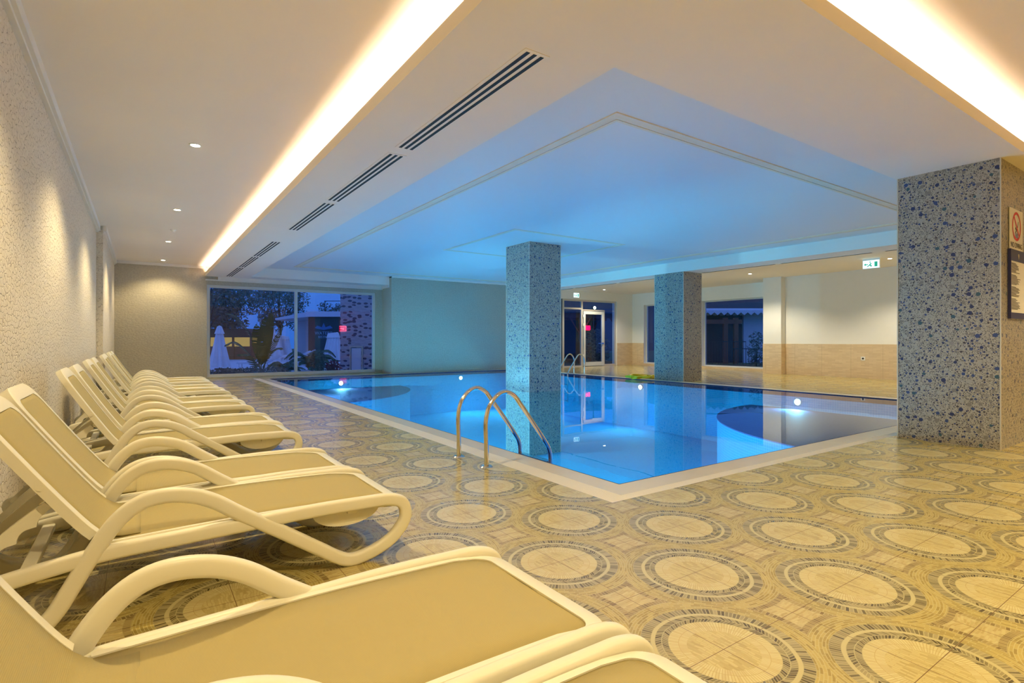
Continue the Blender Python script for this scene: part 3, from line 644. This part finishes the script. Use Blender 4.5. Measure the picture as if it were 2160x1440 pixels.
    for (so_, oy), (si, iy) in zip(O2, I2):
        p, n_ = at_s(so_); q, m_ = at_s(si); p = p+Vector((0, oy, 0)); q = q+Vector((0, iy, 0))
        rows.append([bm.verts.new(w) for w in (p-n_*.042, p-n_*.004, p*.88+q*.12, q, q-m_*.02, q*.3+p*.7-n_*.045)])
    for a, b in zip(rows, rows[1:]):
        for k in range(6): bm.faces.new((a[k], a[(k+1) % 6], b[(k+1) % 6], b[k]))
    bm.faces.new(rows[0]); bm.faces.new(rows[-1][::-1])
    bk = obj('backrest_frame', bm, M['plastic'], t, smooth=True)
    bm = bmesh.new(); G = []
    n2 = 26
    for i in range(n2):
        s0 = (tot-.08)*i/(n2-1); p, n_ = at_s(s0); r = .08; over = max(0, s0-(tot-.08-r)); ins = r-math.sqrt(max(0, r*r-over*over))
        a, b = ya+.042+ins, yb-.042-ins
        G.append([bm.verts.new(p-n_*(.006+.004*math.sin(PI*k/6))+Vector((0, a+(b-a)*k/6, 0))) for k in range(7)])
    for a, b in zip(G, G[1:]):
        for k in range(6): bm.faces.new((a[k], a[k+1], b[k+1], b[k]))
    s_ = obj('back_sling', bm, M['sling'], t, smooth=True); so = s_.modifiers.new('solid', 'SOLIDIFY'); so.thickness = .004
    for y, dd in ((ya, -1), (yb, 1)):
        p, n_ = at_s(tot*.52); q = p-n_*.022
        obj('pivot_cap', cyl(bmesh.new(), (q.x, y-(.004 if dd < 0 else 0), q.z), .013, .004, 'Y', 16), M['plastic'], bk)
        p, n_ = at_s(tot*.86); q = p-n_*.022
        obj('pivot_cap', cyl(bmesh.new(), (q.x, y-(.004 if dd < 0 else 0), q.z), .016, .004, 'Y', 16), M['plastic'], bk)
    # toothed support bars behind the back
    for y in (.13, LW-.16):
        bm = bmesh.new(); top, bot = [], []
        a, b = Vector((-.335, .505)), Vector((-.62, .24)); dr = (b-a).normalized(); nn = Vector((dr.y, -dr.x))*-1
        for i in range(33):
            f = i/32; c = a+(b-a)*f; w = .012*math.sin(f*PI)
            tooth = .022*(abs(((f*4.5) % 1)-.5)*2)**2 if .15 < f else 0
            top.append(c-nn*(.022+w)); bot.append(c+nn*(.012+tooth))
        poly = [(q.x, q.y) for q in top]+[(q.x, q.y) for q in bot[::-1]]
        prism(bm, poly, y, y+.03, 'Y'); obj('support_bar', bm, M['plastic'], t)
    for x, z, h in ((-.60, .225, .04), (-.40, .255, .03), (.12, .285, .035), (.92, .285, .035)): obj('cross_bar', bevel(boxes((x-.025, x+.025, .04, LW-.04, z-h/2, z+h/2)), .006), M['plastic'], t)
    bm = bmesh.new(); prism(bm, [(.72, .285)]+[(.90-.18*math.cos(PI*i/16), .285-.085*math.sin(PI*i/16)) for i in range(1, 16)]+[(1.08, .285)], .07, LW-.07, 'Y'); obj('front_brace', bm, M['plastic'], t)
    return t
L0 = make_lounger()
pitch = 2.5
lab = [('nearest sun lounger, only its rounded front corner shows at the bottom edge', .34), ('large foreground sun lounger whose tan seat fills the bottom of the photo', 1.16)]
desc = ['second pair of sun loungers from the camera', 'third pair of sun loungers from the camera', 'fourth pair of sun loungers from the camera', 'fifth pair of sun loungers from the camera', 'last pair of sun loungers before the far stone wall']
for k in range(5):
    y = 2.84+k*pitch
    lab.append(('nearer cream lounger of the '+desc[k], y)); lab.append(('farther cream lounger of the '+desc[k], y+.82))
for i, (l, y) in enumerate(lab):
    dx = [0, .0, 0, -.02, 0, .01, -.01, .0, .02, 0, .0, .01][i]+.018
    if i == 0: L0.location = (dx, y, 0); L0['label'] = l
    else:
        c = dup(L0, (dx, y, 0), 0, l)
        if i in (2, 3):          # these two backs are set a notch lower
            th = math.radians(-3.2); h = Vector((-.145, 0, .345))
            for ch in c.children:
                if ch.name.startswith(('backrest_frame', 'back_sling')): ch.rotation_euler = (0, th, 0); ch.location = h-Matrix.Rotation(th, 3, 'Y') @ h
# ------------------------------------------------------------ outdoors at dusk
M['pave'] = plain('pale_pavement', (.60, .60, .62), .8, var=.12)
M['lawn'] = plain('dark_lawn', (.05, .10, .04), .95, var=.4, scale=3)
M['leaf'] = plain('broad_leaf', (.05, .085, .02), .5, var=.35)
M['leaf2'] = plain('tree_leaf', (.09, .11, .10), .8, var=.4)
M['bark'] = plain('tree_bark', (.08, .06, .05), .9, var=.3)
M['canvas'] = plain('umbrella_canvas', (.85, .82, .82), .85, var=.06)
M['rooffw'] = plain('white_roof', (.75, .75, .78), .7, var=.03)
M['darkwall'] = plain('navy_facade', (.018, .024, .05), .6, var=.1)
M['wood'] = plain('red_brown_wood', (.20, .07, .045), .7, var=.2)
M['rail'] = plain('dark_railing', (.05, .06, .08), .5, .5, var=0)
M['hill'] = plain('dark_hill', (.06, .06, .065), .95, var=.3, scale=.2)
M['warmlit'] = emit('warm_lit_interior', (1, .62, .2), .5)
def rubble_mat():
    t = NT('rubble_stone', .9, spec=.1); uv = t.co('UV'); mp = t.n('Mapping', {'Vector': uv, 'Scale': (4.2, 8.5, 1)}).outputs[0]
    v = t.vor(mp, 1.0); s = t.sep(v['Color']); t.base(t.mix(t.ma('MULTIPLY', t.ma('GREATER_THAN', s[0], .45), t.ma('LESS_THAN', v['Distance'], .40)), (.46, .44, .48), (.10, .10, .15))); t.bump(v['Distance'], .5, .05); return t.m
M['rubble'] = rubble_mat()
GZ = -.22
struct('ground_outside', boxes((-20, 15, 19.6, 90, GZ-.1, GZ)), M['pave'], 'pale paving of the garden outside')
struct('lawn_outside', boxes((15, 60, 18.66, 90, GZ-.1, GZ+.05), (20.01, 60, -5, 18.66, GZ-.1, GZ+.05)), M['lawn'], 'dark lawn outside the right windows')
def hill():
    bm = bmesh.new(); random.seed(5); n = 40; rows = []
    for i in range(n+1):
        a = math.radians(-5+70*i/n); R = 95; x, y = R*math.sin(PI/2-a), R*math.cos(PI/2-a)
        h = 9.5+1.6*math.sin(i*.35)+.5*math.sin(i*1.1) if a < math.radians(50) else 9.5-(math.degrees(a)-50)*.45
        rows.append([bm.verts.new((x*.75, y*.75, GZ)), bm.verts.new((x, y, h)), bm.verts.new((x*1.25, y*1.25, GZ))])
    for a, b in zip(rows, rows[1:]):
        for k in range(2): bm.faces.new((a[k], a[k+1], b[k+1], b[k]))
    return bm
struct('hill', hill(), M['hill'], 'dark hill behind the outbuildings')
def closed_umbrella(x, y, h, w, z0, lab):
    t = thing('closed_umbrella', lab, 'umbrella', (x, y, GZ), 0, 'closed white garden umbrellas')
    bm = bmesh.new(); rows = []; seg = 32
    for k in range(9):
        f = k/8; z = z0+(h-z0-.25)*f; rr = w*.5*(1-f*.72)
        rows.append([bm.verts.new((rr*(1+.28*math.cos(8*2*PI*i/seg+k*.15))*math.cos(2*PI*i/seg), rr*(1+.28*math.cos(8*2*PI*i/seg+k*.15))*math.sin(2*PI*i/seg), z)) for i in range(seg)])
    for a, b in zip(rows, rows[1:]):
        for i in range(seg): bm.faces.new((a[i], a[(i+1) % seg], b[(i+1) % seg], b[i]))
    bm.faces.new(rows[0][::-1]); bm.faces.new(rows[-1]); obj('folded_canopy', bm, M['canvas'], t)
    bm = bmesh.new(); R = [[bm.verts.new((r*(1+.1*math.cos(8*2*PI*i/seg))*math.cos(2*PI*i/seg), r*(1+.1*math.cos(8*2*PI*i/seg))*math.sin(2*PI*i/seg), z)) for i in range(seg)] for r, z in ((w*.26, h-.40), (w*.12, h-.05), (.01, h))]
    for a, b in zip(R, R[1:]):
        for i in range(seg): bm.faces.new((a[i], a[(i+1) % seg], b[(i+1) % seg], b[i]))
    obj('top_cap', bm, M['canvas'], t)
    obj('pole', cyl(bmesh.new(), (0, 0, .06), .025, z0+.2), M['rail'], t); obj('base_plate', cyl(bmesh.new(), (0, 0, 0), .22, .06), M['rail'], t)
    return t
U = closed_umbrella(3.12, 29.4, 2.12, .78, .12, 'large closed umbrella at the left edge of the dusk window')
dup(U, (6.0, 32.2, GZ), .3, 'closed umbrella standing behind the broad leaved plant'); 
ordn = ['first', 'second', 'third', 'fourth', 'fifth', 'sixth', 'seventh', 'eighth', 'ninth']
for i in range(9):
    f = i/8; o = dup(U, (7.75+f*5.3, 40.6+f*21, GZ), i*.4, ordn[i]+' closed umbrella from the front in the long white row left of the window mullion'); o.scale = (.95, .95, .86)
for i in range(5):
    f = i/4; o = dup(U, (10.75+f*.85, 36.2+f*4.8, GZ), i*.5, ordn[i]+' closed umbrella from the front in the short row under the dark facade'); o.scale = (1, 1, .92)
def garden_lounger():
    t = thing('garden_lounger', '', 'garden lounger', (0, 0, 0), 0, 'white loungers in the garden')
    obj('cushion', bevel(boxes((-.32, .32, -.1, 1.2, .28, .38)), .02), M['rooffw'], t)
    bm = bmesh.new(); prism(bm, [(-.1, .30), (-.75, .62), (-.72, .72), (-.08, .38)], -.32, .32, 'X'); obj('backrest', bm, M['rooffw'], t)
    for sx in (-.28, .28):
        for y in (-.05, 1.1): obj('leg', boxes((sx-.02, sx+.02, y-.02, y+.02, 0, .29)), M['rooffw'], t)
    return t
G = garden_lounger(); sp = [(8.1, 31.5), (8.9, 33.5), (9.6, 35.4), (8.6, 37.5), (9.4, 39.6), (10.1, 42), (5.0, 28.6), (7.6, 29.5)]
for i, (x, y) in enumerate(sp):
    l = 'white garden lounger outside, '+ordn[i]+' of the row beyond the planting'
    if i == 0: G.location = (x, y, GZ); G.rotation_euler.z = 1.2; G['label'] = l
    else: dup(G, (x, y, GZ), 1.2, l)
def leafcloud(bm, c, rad, n, s, rnd):
    for _ in range(n):
        while True:
            p = Vector((rnd.uniform(-1, 1), rnd.uniform(-1, 1), rnd.uniform(-1, 1)))
            if p.length < 1: break
        p = Vector((c[0]+p.x*rad[0], c[1]+p.y*rad[1], c[2]+p.z*rad[2]))
        a = Vector((rnd.gauss(0, 1), rnd.gauss(0, 1), rnd.gauss(0, 1))).normalized(); b = a.orthogonal().normalized(); q = s*rnd.uniform(.6, 1.3)
        bm.faces.new([bm.verts.new(p+v) for v in (-a*q, -b*q*.45, a*q, b*q*.45)])
def tree(x, y, h, cw, cb, lab, n=2600, s=.14, seed=1, kind='leafy_tree'):
    rnd = random.Random(seed); t = thing(kind, lab, 'tree', (x, y, GZ))
    bm = bmesh.new(); tube(bm, [(0, 0, 0), (.1, .05, h*.3), (-.1, 0, h*.55), (.05, 0, h*.8)], .12, 8)
    cs = []
    for k in range(9):
        a = rnd.uniform(0, 2*PI); rr = rnd.uniform(.2, .75)*cw/2; z = rnd.uniform(cb+.2, h-.3); c = (rr*math.cos(a), rr*math.sin(a), z); cs.append(c)
        tube(bm, [(0, 0, h*.3), (c[0]*.5, c[1]*.5, (z+h*.3)/2+.1), c], .045, 5, n=3)
    obj('trunk', bm, M['bark'], t)
    bm = bmesh.new()
    for c in cs: leafcloud(bm, c, (cw*.27, cw*.27, (h-cb)*.24), n//9, s, rnd)
    obj('foliage', bm, M['leaf2'], t); return t
tree(5.7, 50.5, 7.6, 5.2, 2.5, 'big dark tree over the umbrellas in the left window pane', 5200, .16, 1)
tree(13.4, 67.5, 9.2, 5.6, 3.2, 'dark round tree next to the window mullion', 5000, .16, 2)
tree(3.9, 44, 6.5, 2.2, 2.0, 'thin bare looking tree at the left edge of the window', 500, .12, 3)
tree(17.3, 61, 5.6, 3.2, 2.0, 'small blue green tree above the white roof', 1800, .14, 4)
def paddle(bm, base, tip, w, bend, split, rnd):
    b, t_ = Vector(base), Vector(tip); ax = t_-b; side = ax.cross(Vector((.4, -.9, 0))).normalized(); n = 26; prev = None
    nrm = side.cross(ax).normalized()
    for i in range(n):
        f0, f1 = i/n, (i+1)/n-(.012 if rnd.random() < split else 0)
        for sg in (-1, 1):
            q = []
            for f in (f0, f1):
                c = b+ax*f+nrm*bend*math.sin(f*PI/2)**2; ww = w*.5*math.sin(min(1, f*1.02)*PI)**.55*(1 if f < .98 else .4)
                q.append(c); q.append(c+side*sg*ww*(1-(.25*rnd.random() if split > .5 else 0))+nrm*.10*ww+ax.normalized()*(.25*w if split > .5 else .05*w))
            bm.faces.new([bm.verts.new(v) for v in (q[0], q[1], q[3], q[2])])
def frond(bm, pts, ll, n, droop, rnd):
    path = catmull(pts, 8); L = len(path)
    for i in range(n):
        f = (i+.5)/n; j = int(f*(L-1)); c = path[j]; d = (path[min(L-1, j+1)]-path[max(0, j-1)]).normalized(); sd = d.cross(Vector((0, 0, 1))).normalized()
        if sd.length < .1: sd = Vector((1, 0, 0))
        l = ll*math.sin(PI*(.12+.82*f))
        for sg in (-1, 1):
            e_ = c+(sd*sg*.75+d*.55).normalized()*l+Vector((0, 0, -droop*l+rnd.uniform(-.02, .02))); wv = d*.05
            bm.faces.new([bm.verts.new(v) for v in (c-wv, e_, c+wv)])
rnd = random.Random(11)
p = thing('bird_of_paradise_plant', 'tall broad leaved plant in the middle of the left window pane', 'plant', (3.9, 24.0, GZ))
specs = [((.15, 0, .35), (.25, -.05, 2.35), .62, .1, .1), ((.32, .1, .5), (.42, .2, 2.62), .42, .25, .1), ((.05, -.1, .6), (-.02, -.1, 2.05), .55, -.05, .2), ((.3, 0, .5), (.85, -.35, 2.02), .30, .1, .9)]
for b, tp, w, bd, spl in specs:
    bm = bmesh.new(); paddle(bm, b, tp, w, bd, spl, rnd); o = obj('leaf', bm, M['leaf'], p)
    bm = bmesh.new(); tube(bm, [(.12+.2*b[0], 0, 0), (b[0], b[1], b[2]), ((b[0]*2+tp[0])/3, (b[1]*2+tp[1])/3, (b[2]*2+tp[2])/3)], .022, 6, n=3); obj('stem', bm, M['leaf'], p)
for pts in ([(.1, 0, .3), (-.25, 0, 1.6), (-.7, .2, 2.35), (-1.05, .4, 2.5)], [(.1, 0, .3), (-.4, 0, 1.0), (-.8, .1, 1.35), (-1.15, .2, 1.2)], [(.2, 0, .3), (.6, -.1, 1.0), (.9, -.2, 1.1)], [(0, 0, .2), (-.3, -.2, .8), (-.75, -.3, .85)]):
    bm = bmesh.new(); frond(bm, pts, .42, 34, .35, rnd); tube(bm, pts, .014, 5, n=4); obj('frond', bm, M['leaf'], p)
def palm(x, y, s, lab, seed, n=11):
    rnd = random.Random(seed); t = thing('small_palm', lab, 'palm', (x, y, GZ), 0, 'small palms by the dusk window')
    for k in range(n):
        a = 2*PI*k/n+rnd.uniform(-.2, .2); r = s*rnd.uniform(.8, 1.1); e_ = rnd.uniform(.5, 1.1)
        pts = [(0, 0, .05), (r*.3*math.cos(a), r*.3*math.sin(a), s*e_*.6), (r*.7*math.cos(a), r*.7*math.sin(a), s*e_*.7), (r*math.cos(a), r*math.sin(a), s*e_*.45)]
        bm = bmesh.new(); frond(bm, pts, s*.28, 26, .5, rnd); tube(bm, pts, .012, 5, n=4); obj('frond', bm, M['leaf'], t)
palm(4.85, 23.5, .8, 'low arching palm left of the window mullion', 2); palm(6.5, 25.9, 1.25, 'taller palm right of the window mullion', 3, 14)
def bush(x, y, r, h, n, lab, m, s=.07, kind='bush', seed=1):
    rnd = random.Random(seed); bm = bmesh.new(); leafcloud(bm, (0, 0, h/2), (r, r, h/2), n, s, rnd); cyl(bm, (0, 0, 0), .03, h*.5, seg=6)
    return tag(obj(kind, bm, m, loc=(x, y, GZ)), lab, 'bush')
bush(6.02, 22.9, .32, 1.05, 900, 'dark rounded bush below the dark facade sign', M['leaf2'], seed=5)
bush(6.75, 23.3, .35, .55, 320, 'reddish flowering bush beside the rubble stone wall', plain('red_flowering_leaf', (.22, .02, .05), .8, var=.4), seed=6)
for i, (x, l) in enumerate(((2.6, 'low ground cover at the left end of the window sill'), (3.4, 'low ground cover under the broad leaved plant'), (4.3, 'low ground cover just left of the window mullion'))): bush(x, 22.6, .6, .38, 420, l, M['leaf2'], seed=20+i, kind='ground_cover')
# kiosk, white building and navy facade
k = thing('garden_kiosk', 'low garden kiosk with warm lit openings behind the left umbrella', 'kiosk', (5.6, 45.2, GZ), -.6)
bm = bmesh.new(); prism(bm, [(-2.4, 1.62), (2.4, 1.62), (1.7, 2.25), (-1.7, 2.25)], -1.2, 1.2, 'Y'); obj('roof', bm, M['bark'], k)
obj('counter', boxes((-1.9, 1.9, -.9, .9, 0, .95)), M['wood'], k); obj('lit_interior', boxes((-1.9, 1.9, .2, .3, .95, 1.62)), M['warmlit'], k)
for x in (-1.9, -.6, .6, 1.9): obj('post', boxes((x-.06, x+.06, -1.0, -.88, 0, 1.62)), M['wood'], k)
b = thing('white_building', 'flat roofed white building with a navy front seen in the right window pane', 'building', (10.93, 43.44, GZ), -.60)
bm = bmesh.new(); prism(bm, [(-2.6, 2.95), (0, 3.22), (2.6, 3.22), (2.6, 3.62), (0, 3.62), (-2.6, 3.10)], -.5, 6, 'Y'); obj('roof_slab', bm, M['rooffw'], b)
obj('white_wall', boxes((-2.5, -.25, 3.2, 3.5, 0, 3.0)), M['rooffw'], b); obj('navy_front', boxes((-.25, 4.2, 0, .3, 0, 3.2)), M['darkwall'], b)
obj('roof_railing', boxes((.9, .95, .3, .35, 3.62, 4.5), (2.4, 2.45, .3, .35, 3.62, 4.5), (.9, 2.45, .3, .35, 4.45, 4.5)), M['rail'], b)
M['logo'] = plain('pale_sign_letters', (.28, .42, .62), .6, var=0)
txt('sign_text', "WATER'S", .34, M['logo'], b, (.95, -.012, 1.95), (PI/2, 0, 0)); txt('sign_text', 'BISTRO', .26, M['logo'], b, (.95, -.012, 1.65), (PI/2, 0, 0))
bm = bmesh.new(); prism(bm, [(.25, 2.35), (.95, 2.2), (1.65, 2.35), (1.45, 2.55), (1.1, 2.42), (.95, 2.75), (.8, 2.42), (.45, 2.55)], -.012, -.002, 'Y'); obj('wing_emblem', bm, plain('blue_emblem', (.06, .18, .42), .6, var=0), b)
w = thing('rubble_wall', 'rubble stone clad wall outside with a small framed door', 'wall', (7.30, 24.10, GZ), math.radians(-33))
obj('wall_body', boxes((0, 4.5, 0, .4, 0, 5)), M['rubble'], w)
df = obj('small_door', boxes((.42, .47, -.05, 0, 0, 1.15), (.95, 1.0, -.05, 0, 0, 1.15), (.47, .95, -.05, 0, 1.10, 1.15)), M['alu'], w); obj('door_panel', boxes((.5, .92, -.02, 0, 0, 1.07)), M['rooffw'], df)
# neon sign on the wall behind the viewer, mirrored in the dusk window
ns = thing('neon_sign', 'red neon sign reading Spa, seen mirrored in the dusk window', 'neon sign', (13.75, -5.97, 2.15), PI)
obj('neon_back', boxes((-.30, .30, -.02, 0, -.21, .21)), M['neonbg'], ns)
obj('neon_border', tube(bmesh.new(), [(-.28, -.03, -.19), (0, -.03, -.195), (.28, -.03, -.19), (.285, -.03, 0), (.28, -.03, .19), (0, -.03, .195), (-.28, -.03, .19), (-.285, -.03, 0)], .012, 6, True, 6), M['neon'], ns)
txt('neon_text', 'Spa', .26, M['neon'], ns, (0, -.035, .01), (PI/2, 0, 0), .004)
# beyond the glass door: pergola, lamp, bush; beyond the right windows: outbuilding and railings
pg = thing('pergola', 'dark red brown timber pergola beyond the glass door', 'pergola', (19.4, 23.6, GZ), math.radians(-10))
def post(x, y):
    o = obj('post', boxes((x-.08, x+.08, y-.08, y+.08, 0, 2.75)), M['wood'], pg)
    bm = bmesh.new(); prism(bm, [(x-.07, 1.75), (x-.07, 1.9), (x-.75, 2.7), (x-.62, 2.7)], y-.05, y+.05, 'Y'); prism(bm, [(x+.07, 1.75), (x+.07, 1.9), (x+.75, 2.7), (x+.62, 2.7)], y-.05, y+.05, 'Y'); obj('brace', bm, M['wood'], pg)
for x in (-1.5, 1.4, 4.2): post(x, 0); post(x, 3.4)
obj('roof', boxes((-3, 5.5, -.5, 4, 2.95, 3.02)), M['darkwall'], pg)
for y in (0, 3.4): obj('beam', boxes((-3, 5.5, y-.08, y+.08, 2.7, 2.95)), M['wood'], pg)
obj('back_wall', boxes((-3, 5.5, 4, 4.1, 0, 3)), M['darkwall'], pg)
rs = thing('red_lamp', 'small glowing red lamp hanging from the pergola, seen through the glass door', 'lamp', (21.1, 23.15, 1.9))
obj('lamp_body', bevel(boxes((-.24, .24, -.05, .05, -.13, .13)), .03), M['neonbg'], rs); obj('lamp_cord', cyl(bmesh.new(), (0, 0, .13), .01, .46), M['rail'], rs)
fl = thing('floodlight', 'bright greenish white floodlight above the glass door outside', 'floodlight', (19.25, 20.5, 2.86))
obj('lamp_head', bevel(boxes((-.12, .12, .02, .12, -.09, .09)), .01), M['rail'], fl); obj('lamp_glass', cyl(bmesh.new(), (0, 0, 0), .07, .02, 'Y', 16), M['flood'], fl); obj('lamp_pole', cyl(bmesh.new(), (0, .1, -3.03), .03, 3.0), M['rail'], fl)
bush(18.75, 19.9, .75, 2.0, 2600, 'tall dark bush beyond the glass door', M['leaf2'], seed=9, s=.06)
ob = thing('outbuilding', 'low white outbuilding with a corrugated roof outside the right window', 'building', (27.8, 19.8, GZ), math.radians(-34.5))
bm = bmesh.new(); n = 36; pts = []
for i in range(n+1): pts.append((-.9+7*i/n, 2.95+.08*(1 if i % 2 else -1)))
prism(bm, pts+[(6.1, 3.16), (-.9, 3.16)], -.6, 0, 'Y'); box(bm, -.9, 6.1, 0, 4, 3.1, 3.3); obj('corrugated_roof', bm, M['rooffw'], ob)
obj('dark_wall', boxes((-1.2, 2.2, .6, .8, 0, 3.0)), M['darkwall'], ob); obj('white_wall', boxes((2.2, 6, .4, .8, 0, 3.0)), M['rooffw'], ob)
for x in (.55, 1.15): obj('timber_post', boxes((x-.12, x+.12, -1.1, -.9, 0, 2.7)), M['wood'], ob)
obj('timber_beam', boxes((-1.5, 1.5, -1.1, -.9, 2.35, 2.6)), M['wood'], ob)
def railing(x, y, rz, L, h, lab):
    t = thing('railing', lab, 'railing', (x, y, GZ), rz, 'dark railings outside'); obj('top_rail', boxes((0, L, -.02, .02, h-.04, h)), M['rail'], t); obj('bottom_rail', boxes((0, L, -.015, .015, .12, .15)), M['rail'], t)
    n = int(L/.14)
    for i in range(n+1): obj('baluster' if i % 8 else 'post', boxes((i*.14-.008, i*.14+.008, -.008, .008, 0, h-.04)), M['rail'], t)
railing(23.9, 17.5, math.radians(-38), 2.25, 1.36, 'dark railing in front of the timber posts outside the window'); railing(24.5, 16.3, math.radians(-36), 3.2, 1.0, 'lower railing outside the right end of the window')
bush(23.6, 14.3, .4, 1.9, 500, 'loose leafy shrub at the right edge of the right window', M['leaf2'], seed=12, s=.08)
bush(23.2, 17.4, .55, .95, 900, 'dark rounded bush at the left of the right window', M['leaf2'], seed=13)
